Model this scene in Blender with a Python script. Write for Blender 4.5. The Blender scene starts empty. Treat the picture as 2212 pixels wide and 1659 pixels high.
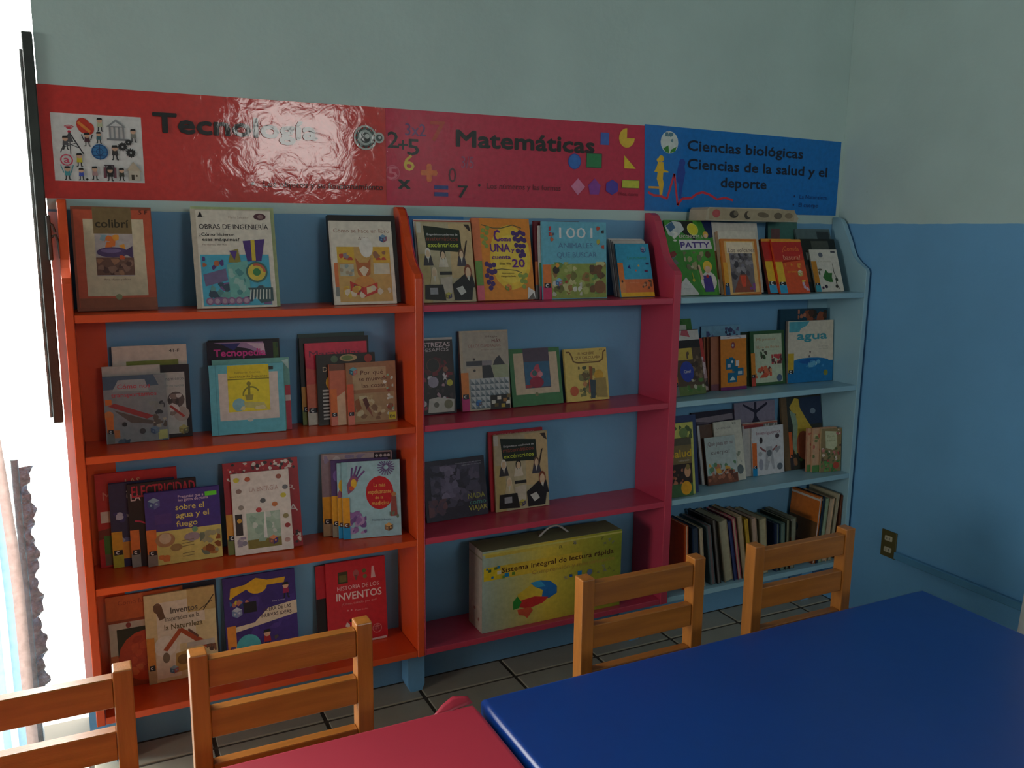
import bpy, bmesh, math, random
from mathutils import Vector, Matrix
import numpy as np
SC = bpy.context.scene
COL = SC.collection
PI = math.pi

# ---------------------------------------------------------------- camera
cam = bpy.data.objects.new('camera', bpy.data.cameras.new('camera'))
COL.objects.link(cam)
_yaw, _pit, _rol = -0.458, -0.1766, 0.0117
_f = Vector((-math.sin(_yaw)*math.cos(_pit), math.cos(_yaw)*math.cos(_pit), math.sin(_pit)))
_r = Vector((math.cos(_yaw), math.sin(_yaw), 0)); _u = _r.cross(_f)
_r2 = _r*math.cos(_rol)+_u*math.sin(_rol); _u2 = -_r*math.sin(_rol)+_u*math.cos(_rol)
cam.matrix_world = Matrix(((_r2.x, _u2.x, -_f.x, .0542), (_r2.y, _u2.y, -_f.y, -2.3338), (_r2.z, _u2.z, -_f.z, 1.3715), (0, 0, 0, 1)))
cam.data.sensor_fit = 'HORIZONTAL'; cam.data.sensor_width = 36; cam.data.lens = 36*1853.4/2212
cam.data.clip_start = .02
SC.camera = cam

# ---------------------------------------------------------------- world, daylight through the openings, exposure
world = bpy.data.worlds.new('world'); SC.world = world; world.use_nodes = True
bg = world.node_tree.nodes['Background']
bg.inputs[0].default_value = (1, .99, .93, 1); bg.inputs[1].default_value = 15
SC.view_settings.view_transform = 'Standard'; SC.view_settings.look = 'None'
SC.view_settings.gamma = 1; SC.view_settings.exposure = 0; SC.view_settings.use_curve_mapping = False
SC.cycles.max_bounces = 8; SC.cycles.diffuse_bounces = 5; SC.cycles.sample_clamp_indirect = 6
SC.cycles.use_denoising = True
XL, XR, YF, ZC = -4.6, 2.522, -5.2, 3.1
DOOR = (-1.25, -.021, 0, 2.25)          # x0,x1,z0,z1 in the back wall
WF = (1.27, 2.18, 1.78, 2.46)           # high window in the wall behind the camera: x0,x1,z0,z1
WL = (-2.7, -1.3, .95, 2.1)              # unseen opening added for side light, far left wall: y0,y1,z0,z1
def portal(name, loc, rot, sx, sy):
    l = bpy.data.lights.new(name, 'AREA'); l.shape = 'RECTANGLE'; l.size = sx; l.size_y = sy; l.cycles.is_portal = True
    o = bpy.data.objects.new(name, l); o.location = loc; o.rotation_euler = rot; COL.objects.link(o)
portal('door_portal', ((DOOR[0]+DOOR[1])/2, .21, (DOOR[2]+DOOR[3])/2), (-PI/2, 0, 0), DOOR[1]-DOOR[0], DOOR[3]-DOOR[2])
portal('high_window_portal', ((WF[0]+WF[1])/2, YF-.16, (WF[2]+WF[3])/2), (PI/2, 0, 0), WF[1]-WF[0], WF[3]-WF[2])
portal('added_left_portal', (XL-.16, (WL[0]+WL[1])/2, (WL[2]+WL[3])/2), (0, -PI/2, 0), WL[3]-WL[2], WL[1]-WL[0])

# ---------------------------------------------------------------- materials
def lin(c):
    return tuple(((v/255)/12.92 if v/255 <= .04045 else ((v/255+.055)/1.055)**2.4) for v in c[:3])
MC = {}
def mat(name, col, rough=.5, spec=.5, var=.08, vs=8, bump=0, bs=60, coat=0, metal=0, stretch=None, trans=0):
    if name in MC: return MC[name]
    m = bpy.data.materials.new(name); m.use_nodes = True; nt = m.node_tree; N = nt.nodes; L = nt.links
    b = N['Principled BSDF']; b.inputs['Roughness'].default_value = rough; b.inputs['Specular IOR Level'].default_value = spec
    b.inputs['Coat Weight'].default_value = coat; b.inputs['Coat Roughness'].default_value = .12; b.inputs['Metallic'].default_value = metal
    tc = N.new('ShaderNodeTexCoord'); mp = N.new('ShaderNodeMapping'); L.new(tc.outputs['Object'], mp.inputs[0])
    if stretch: mp.inputs['Scale'].default_value = stretch
    n = N.new('ShaderNodeTexNoise'); n.inputs['Scale'].default_value = vs; n.inputs['Detail'].default_value = 5; L.new(mp.outputs[0], n.inputs[0])
    mr = N.new('ShaderNodeMapRange'); mr.inputs[1].default_value = .3; mr.inputs[2].default_value = .7
    mr.inputs[3].default_value = 1-var; mr.inputs[4].default_value = 1+var; L.new(n.outputs[0], mr.inputs[0])
    mx = N.new('ShaderNodeMix'); mx.data_type = 'RGBA'; mx.blend_type = 'MULTIPLY'; mx.inputs[0].default_value = 1
    mx.inputs[6].default_value = (*col, 1); L.new(mr.outputs[0], mx.inputs[7]); L.new(mx.outputs[2], b.inputs['Base Color'])
    if bump:
        n2 = N.new('ShaderNodeTexNoise'); n2.inputs['Scale'].default_value = bs; n2.inputs['Detail'].default_value = 4; L.new(mp.outputs[0], n2.inputs[0])
        bp = N.new('ShaderNodeBump'); bp.inputs['Strength'].default_value = bump; bp.inputs['Distance'].default_value = .01
        L.new(n2.outputs[0], bp.inputs['Height']); L.new(bp.outputs[0], b.inputs['Normal'])
        if coat: L.new(bp.outputs[0], b.inputs['Coat Normal'])
    if trans:
        t = N.new('ShaderNodeBsdfTranslucent'); L.new(mx.outputs[2], t.inputs[0]); ms = N.new('ShaderNodeMixShader'); ms.inputs[0].default_value = trans
        L.new(b.outputs[0], ms.inputs[1]); L.new(t.outputs[0], ms.inputs[2]); L.new(ms.outputs[0], N['Material Output'].inputs[0])
    MC[name] = m; return m
def print_mat(name, rough=.35, coat=.3, bump=.0, bs=20, spec=.5, crough=.12):
    if name in MC: return MC[name]
    m = bpy.data.materials.new(name); m.use_nodes = True; N = m.node_tree.nodes; L = m.node_tree.links; b = N['Principled BSDF']
    a = N.new('ShaderNodeVertexColor'); a.layer_name = 'Col'
    tc = N.new('ShaderNodeTexCoord'); n = N.new('ShaderNodeTexNoise'); n.inputs['Scale'].default_value = 70; L.new(tc.outputs['Object'], n.inputs[0])
    mr = N.new('ShaderNodeMapRange'); mr.inputs[1].default_value = .3; mr.inputs[2].default_value = .7; mr.inputs[3].default_value = .72; mr.inputs[4].default_value = .86
    L.new(n.outputs[0], mr.inputs[0])
    mx = N.new('ShaderNodeMix'); mx.data_type = 'RGBA'; mx.blend_type = 'MULTIPLY'; mx.inputs[0].default_value = 1
    L.new(a.outputs[0], mx.inputs[6]); L.new(mr.outputs[0], mx.inputs[7]); L.new(mx.outputs[2], b.inputs['Base Color'])
    b.inputs['Roughness'].default_value = rough; b.inputs['Specular IOR Level'].default_value = spec
    b.inputs['Coat Weight'].default_value = coat; b.inputs['Coat Roughness'].default_value = crough; b.inputs['Coat IOR'].default_value = 1.62 if bump else 1.5
    if bump:
        n2 = N.new('ShaderNodeTexNoise'); n2.inputs['Scale'].default_value = bs; n2.inputs['Detail'].default_value = 6; n2.inputs['Distortion'].default_value = 1.5
        L.new(tc.outputs['Object'], n2.inputs[0])
        bp = N.new('ShaderNodeBump'); bp.inputs['Strength'].default_value = bump; bp.inputs['Distance'].default_value = .01
        L.new(n2.outputs[0], bp.inputs['Height']); L.new(bp.outputs[0], b.inputs['Normal']); L.new(bp.outputs[0], b.inputs['Coat Normal'])
    MC[name] = m; return m

def wall_mat(name, UPPER, LOWER):
    m = bpy.data.materials.new(name); m.use_nodes = True; N = m.node_tree.nodes; L = m.node_tree.links; b = N['Principled BSDF']
    g = N.new('ShaderNodeNewGeometry'); sx = N.new('ShaderNodeSeparateXYZ'); L.new(g.outputs['Position'], sx.inputs[0])
    n = N.new('ShaderNodeTexNoise'); n.inputs['Scale'].default_value = 9; n.inputs['Detail'].default_value = 3; L.new(g.outputs['Position'], n.inputs[0])
    ma = N.new('ShaderNodeMath'); ma.operation = 'MULTIPLY_ADD'; ma.inputs[1].default_value = .008; L.new(n.outputs[0], ma.inputs[0]); L.new(sx.outputs[2], ma.inputs[2])
    st = N.new('ShaderNodeMath'); st.operation = 'GREATER_THAN'; st.inputs[1].default_value = 1.4135; L.new(ma.outputs[0], st.inputs[0])
    mx = N.new('ShaderNodeMix'); mx.data_type = 'RGBA'; L.new(st.outputs[0], mx.inputs[0])
    mx.inputs[6].default_value = (*LOWER, 1); mx.inputs[7].default_value = (*UPPER, 1)
    n2 = N.new('ShaderNodeTexNoise'); n2.inputs['Scale'].default_value = 3.2; n2.inputs['Detail'].default_value = 8; n2.inputs['Roughness'].default_value = .6; L.new(g.outputs['Position'], n2.inputs[0])
    r2 = N.new('ShaderNodeMapRange'); r2.inputs[1].default_value = .3; r2.inputs[2].default_value = .7; r2.inputs[3].default_value = .93; r2.inputs[4].default_value = 1.05; L.new(n2.outputs[0], r2.inputs[0])
    # scuffs: small dark marks of their own shape
    n3 = N.new('ShaderNodeTexNoise'); n3.inputs['Scale'].default_value = 6.5; n3.inputs['Detail'].default_value = 9; n3.inputs['Roughness'].default_value = .7; n3.inputs['Distortion'].default_value = 1.2; L.new(g.outputs['Position'], n3.inputs[0])
    r3 = N.new('ShaderNodeMapRange'); r3.inputs[1].default_value = .685; r3.inputs[2].default_value = .74; r3.inputs[3].default_value = 1; r3.inputs[4].default_value = .72; L.new(n3.outputs[0], r3.inputs[0])
    mu = N.new('ShaderNodeMath'); mu.operation = 'MULTIPLY'; L.new(r2.outputs[0], mu.inputs[0]); L.new(r3.outputs[0], mu.inputs[1])
    m2 = N.new('ShaderNodeMix'); m2.data_type = 'RGBA'; m2.blend_type = 'MULTIPLY'; m2.inputs[0].default_value = 1
    L.new(mx.outputs[2], m2.inputs[6]); L.new(mu.outputs[0], m2.inputs[7]); L.new(m2.outputs[2], b.inputs['Base Color'])
    b.inputs['Roughness'].default_value = .55; b.inputs['Specular IOR Level'].default_value = .35
    bp = N.new('ShaderNodeBump'); bp.inputs['Strength'].default_value = .25; bp.inputs['Distance'].default_value = .004
    n4 = N.new('ShaderNodeTexNoise'); n4.inputs['Scale'].default_value = 45; n4.inputs['Detail'].default_value = 5; L.new(g.outputs['Position'], n4.inputs[0])
    L.new(n4.outputs[0], bp.inputs['Height']); L.new(bp.outputs[0], b.inputs['Normal'])
    return m
UPPER = (.46, .61, .59); LOWER = (.15, .39, .66)
M_WALL = wall_mat('two_tone_wall_paint', UPPER, LOWER)
M_WALLB = wall_mat('two_tone_back_wall_paint', UPPER, (.155, .36, .57))
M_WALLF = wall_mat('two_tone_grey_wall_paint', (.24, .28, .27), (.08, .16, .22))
M_CEIL = mat('grey_ceiling_paint', (.20, .21, .205), .8)
M_GROUT = mat('dark_grout', (.07, .06, .045), .9)
M_TILE = mat('beige_floor_tile', (.37, .35, .27), .32, .5, .07, 14)
M_OR = mat('orange_gloss_paint', (.66, .075, .014), .28, .5, .06, 6, .08, 30)
M_PK = mat('pink_gloss_paint', (.50, .045, .09), .28, .5, .06, 6, .08, 30)
M_LB = mat('pale_blue_gloss_paint', (.27, .47, .56), .35, .5, .06, 6, .08, 30)
M_WOOD = mat('varnished_pine', (.36, .125, .018), .3, .5, .22, 5, .06, 40, stretch=(1, 9, 9))
M_WOODV = mat('varnished_pine_upright', (.36, .125, .018), .3, .5, .22, 5, .06, 40, stretch=(9, 9, 1))
M_BLUE = mat('blue_oilcloth', (.002, .042, .24), .28, .5, .06, 3, .10, 5)
M_PINK = mat('pink_oilcloth', (.43, .028, .055), .42, .5, .06, 3, .10, 5)
M_STEEL = mat('black_painted_steel', (.025, .035, .03), .45, .5, .3, 20, .1, 80)
M_GREYM = mat('grey_painted_metal', (.16, .18, .18), .35, .5, .3, 30, .4, 120)
M_PAPER = mat('page_edges', (.62, .56, .44), .9, .2, .12, 60)
M_GROUND = mat('sunlit_concrete', (.78, .76, .72), .9)
M_PRINT = print_mat('laminated_book_print', .4, .12, 0, 20, .3)
M_COVER = print_mat('book_board', .45, .05, 0, 20, .3)
M_BANNER = print_mat('laminated_banner', .35, .42, .07, 20, .2, .03)

# ---------------------------------------------------------------- mesh helpers
def link(name, me, m=None, parent=None):
    o = bpy.data.objects.new(name, me); COL.objects.link(o)
    if m and not me.materials: me.materials.append(m)
    if parent: o.parent = parent
    return o
def tag(o, label=None, cat=None, group=None, kind=None):
    for k, v in (('label', label), ('category', cat), ('group', group), ('kind', kind)):
        if v: o[k] = v
    return o
def empty(name, loc=(0, 0, 0), rz=0, label=None, cat=None, group=None):
    o = bpy.data.objects.new(name, None); o.empty_display_size = .05; COL.objects.link(o); o.location = loc; o.rotation_euler = (0, 0, rz)
    return tag(o, label, cat, group)
class MB:
    def __init__(s): s.b = bmesh.new()
    def box(s, x0, x1, y0, y1, z0, z1, bev=0, seg=1):
        r = bmesh.ops.create_cube(s.b, size=1, matrix=Matrix.Translation(((x0+x1)/2, (y0+y1)/2, (z0+z1)/2)) @ Matrix.Diagonal((x1-x0, y1-y0, z1-z0, 1)))
        if bev:
            es = list({e for v in r['verts'] for e in v.link_edges})
            bmesh.ops.bevel(s.b, geom=es, offset=bev, segments=seg, affect='EDGES', profile=.5)
        return s
    def prism(s, pts, axis, a0, a1):
        """outline pts (2D) extruded along axis 'x','y' or 'z' from a0 to a1"""
        def P(p, a): return {'x': (a, p[0], p[1]), 'y': (p[0], a, p[1]), 'z': (p[0], p[1], a)}[axis]
        v0 = [s.b.verts.new(P(p, a0)) for p in pts]; v1 = [s.b.verts.new(P(p, a1)) for p in pts]
        n = len(pts); s.b.faces.new(v0[::-1]); s.b.faces.new(v1)
        for i in range(n): s.b.faces.new((v0[i], v0[(i+1) % n], v1[(i+1) % n], v1[i]))
        return s
    def tube(s, path, r, n=8):
        rings = []
        for i, p in enumerate(path):
            p = Vector(p); a = Vector(path[max(i-1, 0)]); c = Vector(path[min(i+1, len(path)-1)]); d = (c-a).normalized()
            u = d.orthogonal().normalized() if abs(d.z) > .9 else d.cross(Vector((0, 0, 1))).normalized(); w = d.cross(u)
            rings.append([s.b.verts.new(p+(u*math.cos(2*PI*k/n)+w*math.sin(2*PI*k/n))*r) for k in range(n)])
        for a, c in zip(rings, rings[1:]):
            for k in range(n): s.b.faces.new((a[k], a[(k+1) % n], c[(k+1) % n], c[k]))
        s.b.faces.new(rings[0][::-1]); s.b.faces.new(rings[-1]); return s
    def mesh(s, name='mesh', smooth=False):
        bmesh.ops.recalc_face_normals(s.b, faces=s.b.faces)
        me = bpy.data.meshes.new(name); s.b.to_mesh(me); s.b.free()
        if smooth:
            me.polygons.foreach_set('use_smooth', [True]*len(me.polygons))
        return me
    def obj(s, name, m, parent=None, smooth=False):
        return link(name, s.mesh(name, smooth), m, parent)

# ---------------------------------------------------------------- glyph cache and flat print
_G = {}
def glyphs(txt, bold):
    k = (txt, bold)
    if k not in _G:
        cu = bpy.data.curves.new('t', 'FONT'); cu.body = txt; cu.resolution_u = 2; cu.size = 1; cu.offset = 0
        o = bpy.data.objects.new('t', cu); COL.objects.link(o)
        me = bpy.data.meshes.new_from_object(o.evaluated_get(bpy.context.evaluated_depsgraph_get()))
        v = np.zeros(len(me.vertices)*3, 'f'); me.vertices.foreach_get('co', v); v = v.reshape(-1, 3)[:, :2]
        f = [tuple(p.vertices) for p in me.polygons]
        bpy.data.objects.remove(o); bpy.data.curves.remove(cu); bpy.data.meshes.remove(me); _G[k] = (v, f)
    return _G[k]
class Art:
    """flat print: shapes in percent of a w x h face (x right, y up), each later shape printed over the earlier"""
    def __init__(s, w, h, base=None, seed=1, step=.00004):
        s.w, s.h, s.v, s.f, s.c, s.k, s.step = w, h, [], [], [], 0, step; s.rnd = random.Random(seed)
        if base: s.r(0, 0, 100, 100, base)
    def add(s, pts, faces, c):
        s.k += 1; z = s.k*s.step; b = len(s.v); x = s.w/100; y = s.h/100
        s.v += [(min(max(p[0], 0), 100)*x, min(max(p[1], 0), 100)*y, z) for p in pts]; s.f += [tuple(i+b for i in f) for f in faces]; s.c += [lin(c)]*len(faces)
        return s
    def same(s): s.k -= .7; return s
    def r(s, x0, y0, x1, y1, c): return s.add([(x0, y0), (x1, y0), (x1, y1), (x0, y1)], [(0, 1, 2, 3)], c)
    def p(s, pts, c): return s.add(pts, [tuple(range(len(pts)))], c)
    def e(s, cx, cy, rx, c, ry=None, n=16, a=0):
        ry = ry or rx*s.w/s.h
        P = []
        for i in range(n):
            t = 2*PI*i/n; X, Y = rx*math.cos(t), ry*math.sin(t); P.append((cx+X*math.cos(a)-Y*math.sin(a)*s.h/s.w, cy+Y*math.cos(a)+X*math.sin(a)*s.w/s.h))
        return s.p(P, c)
    def ring(s, cx, cy, rx, wd, c, a0=0, a1=2*PI, n=20):
        q = s.w/s.h; P = []; F = []
        for i in range(n+1):
            t = a0+(a1-a0)*i/n
            P += [(cx+rx*math.cos(t), cy+rx*q*math.sin(t)), (cx+(rx-wd)*math.cos(t), cy+(rx-wd)*q*math.sin(t))]
        for i in range(n): F.append((2*i, 2*i+2, 2*i+3, 2*i+1))
        return s.add(P, F, c)
    def line(s, pts, wd, c):
        P = []; F = []; q = s.w/s.h
        for i in range(len(pts)-1):
            (x0, y0), (x1, y1) = pts[i], pts[i+1]; dx, dy = (x1-x0), (y1-y0)/q; l = math.hypot(dx, dy) or 1
            nx, ny = -dy/l*wd/2, dx/l*wd/2*q; b = len(P)
            P += [(x0+nx, y0+ny), (x0-nx, y0-ny), (x1-nx, y1-ny), (x1+nx, y1+ny)]; F.append((b, b+1, b+2, b+3))
        return s.add(P, F, c)
    def t(s, txt, x0, x1, y, h, c, bold=1, a=0):
        v, f = glyphs(txt, bold); lo = v.min(0); hi = v.max(0); ch = .72
        X = x0+(v[:, 0]-lo[0])/(hi[0]-lo[0])*(x1-x0); Y = y+v[:, 1]/ch*h+(X-x0)*math.tan(a)*s.w/s.h
        if bold <= .5: return s.add(list(zip(X.tolist(), Y.tolist())), f, c)
        d = .011*bold*h/ch/2*1.6; dx = d*s.h/s.w
        for i in range(6):
            a_ = i*PI/3; s.add(list(zip((X+dx*math.cos(a_)).tolist(), (Y+d*math.sin(a_)).tolist())), f, c); s.k -= .75
        s.k += .75; return s
    def blobs(s, x0, y0, x1, y1, n, cols, r0=3, r1=9, sides=7):
        for i in range(n):
            cx, cy = s.rnd.uniform(x0, x1), s.rnd.uniform(y0, y1); rr = s.rnd.uniform(r0, r1); P = []
            for k in range(sides):
                t = 2*PI*k/sides; q = rr*s.rnd.uniform(.55, 1.15)
                P.append((min(x1, max(x0, cx+q*math.cos(t))), min(y1, max(y0, cy+q*math.sin(t)*s.w/s.h))))
            s.p(P, s.rnd.choice(cols)); s.k -= .7
        s.k += .7; return s
    def sticker(s, a, b, y=43, x0=0, x1=13, d=(40, 38, 44)):
        s.r(x0, 17, x1, y, a).r(x0, 0, x1, 17, b).r(x0+2, 15, x1-1, 21, d); s.ring((x0+x1)/2, 18, (x1-x0)*.2, (x1-x0)*.1, (235, 235, 235), .8, 5.4, 8); return s
    def cube(s, x, y, r, a, b, c):
        q = s.w/s.h; h = r*q
        s.p([(x, y+h*.1), (x+r*.87, y+h*.5), (x, y+h), (x-r*.87, y+h*.5)], a)
        s.p([(x, y+h*.1), (x-r*.87, y+h*.5), (x-r*.87, y-h*.45), (x, y-h*.9)], b).same()
        s.p([(x, y+h*.1), (x+r*.87, y+h*.5), (x+r*.87, y-h*.45), (x, y-h*.9)], c)
        s.e(x-r*.4, y-h*.2, r*.2, a, n=6).e(x+r*.4, y-h*.1, r*.2, a, n=6).same(); return s
    def fig(s, x, y, h, body, hair=(35, 30, 30), skin=(225, 180, 150), legs=(40, 40, 45)):
        """a small standing cartoon person, feet at x,y, h tall (percent of height)"""
        w = h*s.h/s.w*.2
        s.line([(x-w*.5, y+h*.35), (x-w*.6, y), (x-w*1.1, y)], w*.35, legs); s.line([(x+w*.5, y+h*.35), (x+w*.6, y), (x+w*1.1, y)], w*.35, legs).same()
        s.p([(x-w, y+h*.3), (x+w, y+h*.3), (x+w*.8, y+h*.65), (x-w*.8, y+h*.65)], body)
        s.e(x, y+h*.78, w*.95, skin, n=10); s.p([(x-w, y+h*.82), (x-w*.8, y+h*.98), (x+w*.7, y+h), (x+w, y+h*.84)], hair); return s
    def mesh(s, name='print'):
        me = bpy.data.meshes.new(name); me.from_pydata(s.v, [], s.f)
        ca = me.color_attributes.new('Col', 'FLOAT_COLOR', 'CORNER'); arr = []
        for f, c in zip(s.f, s.c): arr += [c[0], c[1], c[2], 1]*len(f)
        ca.data.foreach_set('color', arr); return me
def colmesh(me, cols):
    """per-face sRGB colours"""
    ca = me.color_attributes.new('Col', 'FLOAT_COLOR', 'CORNER'); arr = []
    for p, c in zip(me.polygons, cols): l = lin(c); arr += [l[0], l[1], l[2], 1]*p.loop_total
    ca.data.foreach_set('color', arr)

# ---------------------------------------------------------------- the room
def struct(name, mb, m): o = mb.obj(name, m); o['kind'] = 'structure'; return o
TH = .2
b = MB(); b.box(DOOR[1], XR+TH, 0, TH, 0, ZC); b.box(DOOR[0], DOOR[1], 0, TH, DOOR[3], ZC); b.box(XL-TH, DOOR[0], 0, TH, 0, ZC); struct('wall_back', b, M_WALLB)
b = MB(); b.box(XR, XR+TH, YF-TH, -.0005, 0, ZC); struct('wall_right', b, M_WALL)
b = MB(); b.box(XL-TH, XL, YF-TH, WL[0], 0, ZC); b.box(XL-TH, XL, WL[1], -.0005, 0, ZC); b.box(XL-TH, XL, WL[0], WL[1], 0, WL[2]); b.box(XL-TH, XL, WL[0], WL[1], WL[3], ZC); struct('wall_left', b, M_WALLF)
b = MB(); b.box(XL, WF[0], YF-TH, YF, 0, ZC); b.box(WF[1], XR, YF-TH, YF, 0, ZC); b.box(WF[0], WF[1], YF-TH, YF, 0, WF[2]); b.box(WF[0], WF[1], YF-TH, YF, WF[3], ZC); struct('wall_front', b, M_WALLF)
b = MB(); b.box(XL-TH, XR+TH, YF-TH, TH, ZC, ZC+.12); struct('ceiling', b, M_CEIL)
fl = struct('floor', MB().box(XL-TH, XR+TH, YF-TH, TH, -.1, -.004), M_GROUT)
T, TX, TY, G = .2979, .5751, -.1141, .0058
cache = {}; rest = MB()
for j in range(-1, 18):
    y1, y0 = (0, TY) if j == -1 else (TY-j*T, max(TY-(j+1)*T, YF))
    for i in range(-18, 7):
        x0, x1 = max(TX+i*T, XL), min(TX+(i+1)*T, XR)
        if x1-x0 < .02 or y1-y0 < .02: continue
        if x0 < -1.9 or y1 < -2.6:
            rest.box(x0+G, x1-G, y0+G, y1-G, -.008, 0); continue
        k = (round(x1-x0, 3), round(y1-y0, 3))
        if k not in cache:
            cache[k] = MB().box(G, x1-x0-G, G, y1-y0-G, -.008, 0, .0015).mesh('tile'); cache[k].materials.append(M_TILE)
        link('tile', cache[k], None, fl).location = (x0, y0, 0)
tag(rest.obj('far_tiles', M_TILE, fl), kind='stuff')
# high window behind the camera, and the unseen one added for side light
wn = tag(empty('window_1'), kind='structure')
M_FR = mat('white_window_frame', (.6, .6, .58), .4)
b = MB(); x0, x1, z0, z1 = WF; y = YF-.1
for a in ((x0, x1, z0, z0+.03), (x0, x1, z1-.03, z1), (x0, x0+.03, z0, z1), (x1-.03, x1, z0, z1)): b.box(a[0], a[1], y-.02, y+.02, a[2], a[3])
b.obj('window_frame', M_FR, wn)
wn = tag(empty('added_side_window'), kind='structure'); b = MB(); y0, y1, z0, z1 = WL; x = XL-.1; c = (y0+y1)/2
for a in ((y0, y1, z0, z0+.04), (y0, y1, z1-.04, z1), (y0, y0+.04, z0, z1), (y1-.04, y1, z0, z1), (c-.02, c+.02, z0, z1)): b.box(x-.02, x+.02, a[0], a[1], a[2], a[3])
b.obj('window_frame', M_FR, wn)
# pale ground outside the doorway
struct('ground', MB().box(-6, 3, TH, 8, -.12, -.02), M_GROUND)

# ---------------------------------------------------------------- bookcases
Z = {1: 1.1728, 2: .8428, 3: .5179, 4: .1838}; BT = .018; DEP = .1727
PROF = [(0, Z[4]-BT), (0, 1.433), (-.022, 1.433), (-.040, 1.426), (-.055, 1.408), (-.068, 1.380), (-.084, 1.352), (-.098, 1.315), (-.110, 1.295), (-.130, 1.277), (-.152, 1.264), (-.166, 1.256), (-DEP, 1.244), (-DEP, Z[4]-BT)]
def side(x0, x1, parent, m, name='side_panel'):
    b = MB().prism([(y-.0005, z) for y, z in PROF], 'x', x0, x1)
    bmesh.ops.bevel(b.b, geom=[e for e in b.b.edges if abs(e.verts[0].co.x-e.verts[1].co.x) < 1e-6], offset=.0015, segments=1, affect='EDGES')
    return b.obj(name, m, parent)
def bookcase(x0, x1, m, label, left=None, legs=()):
    t = empty('bookcase', (0, 0, 0), 0, label, 'bookcase', 'wall bookcases under the banners')
    for zz in Z.values():
        MB().box(x0+.0005, x1-.0005, -DEP+.001, -.001, zz-BT, zz, .0012).obj('shelf_board', m, t)
    for lx in legs:
        b = MB(); b.prism([(lx, Z[4]-BT-.0005), (lx+.052, Z[4]-BT-.0005), (lx+.052, .02), (lx+.044, 0), (lx+.008, 0), (lx, .02)], 'y', -.07, -.012); b.obj('leg', M_LEG, t)
    return t
M_LEG = mat('blue_painted_leg', LOWER, .5, .4, .08, 20)
oc = bookcase(.0196, .8298, M_OR, 'orange painted bookcase beside the bright doorway, under the red banner', legs=(.03, .835))
side(0, .0196, oc, M_OR); side(.8298, .8505, oc, M_OR)
MB().box(.0196, .085, -.0035, -.001, Z[4]+.001, 1.155).obj('backing_strip', M_OR, oc)
pc = bookcase(.8545, 1.6727, M_PK, 'pink painted bookcase standing between the orange and the pale blue ones', legs=(1.62,))
side(.8508, .8542, pc, M_PK, 'edge_panel'); side(1.6727, 1.7005, pc, M_PK)
bc = bookcase(1.7010, 2.4917, M_LB, 'pale blue painted bookcase in the room corner under the blue banner', legs=(2.40,))
side(2.4917, 2.5105, bc, M_LB)
MB().box(2.40, 2.4915, -.006, -.001, 1.04, 1.155).obj('backing_strip', M_LB, bc)

# ---------------------------------------------------------------- chairs
def chair_meshes():
    d = {}
    w, D = .318, .034          # overall width, post depth; x from 0, front face of the back posts at y=0 (towards the table, -y)
    top = [(0, .657), (.004, .661), (.026, .661), (.030, .657), (.030, 0), (0, 0)]
    d['leg_rear'] = MB().box(0, .030, 0, D, 0, .661, .0025, 2).mesh('leg')
    d['leg_front'] = MB().box(0, .030, 0, .030, 0, .318, .0025, 2).mesh('leg')
    d['slat'] = MB().box(.0302, w-.0302, .004, .026, -.026, .026, .0015).mesh('back_slat')
    d['seat'] = MB().box(.002, w-.002, -.262, -.001, .3185, .338, .004, 2).mesh('seat')
    d['rail_side'] = MB().box(.006, .024, -.249, -.001, -.02, .02, .0015).mesh('rail')
    d['rail_front'] = MB().box(.0302, w-.0302, .006, .024, -.02, .02, .0015).mesh('rail')
    for k, me in d.items(): me.materials.append(M_WOODV if 'leg' in k else M_WOOD)
    return d, w
CM, CW = chair_meshes()
def chair(x, y, label, rz=0):
    t = empty('school_chair', (x, y, 0), rz, label, 'chair', 'small pine chairs pushed in at the tables')
    def put(n, me, loc): o = link(n, CM[me], None, t); o.location = loc
    put('leg', 'leg_rear', (0, 0, 0)); put('leg', 'leg_rear', (CW-.030, 0, 0))
    put('leg', 'leg_front', (0, -.28, 0)); put('leg', 'leg_front', (CW-.030, -.28, 0))
    for zz in (.622, .528, .426): put('back_slat', 'slat', (0, 0, zz))
    put('seat', 'seat', (0, 0, 0))
    for xx in (0, CW-.030): put('rail', 'rail_side', (xx, 0, .14))
    put('rail', 'rail_front', (0, -.28, .20)); put('rail', 'rail_front', (0, 0, .20))
chair(-.242, -.9, 'small pine chair at the pink table, cut by the photo edge beside the doorway')
chair(.163, -.9, 'small pine chair at the pink table, brightly lit on top, before the orange bookcase')
chair(.930, -.9, 'small pine chair at the blue table in front of the pink bookcase')
chair(1.391, -.9, 'small pine chair at the blue table in front of the pale blue bookcase')

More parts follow.
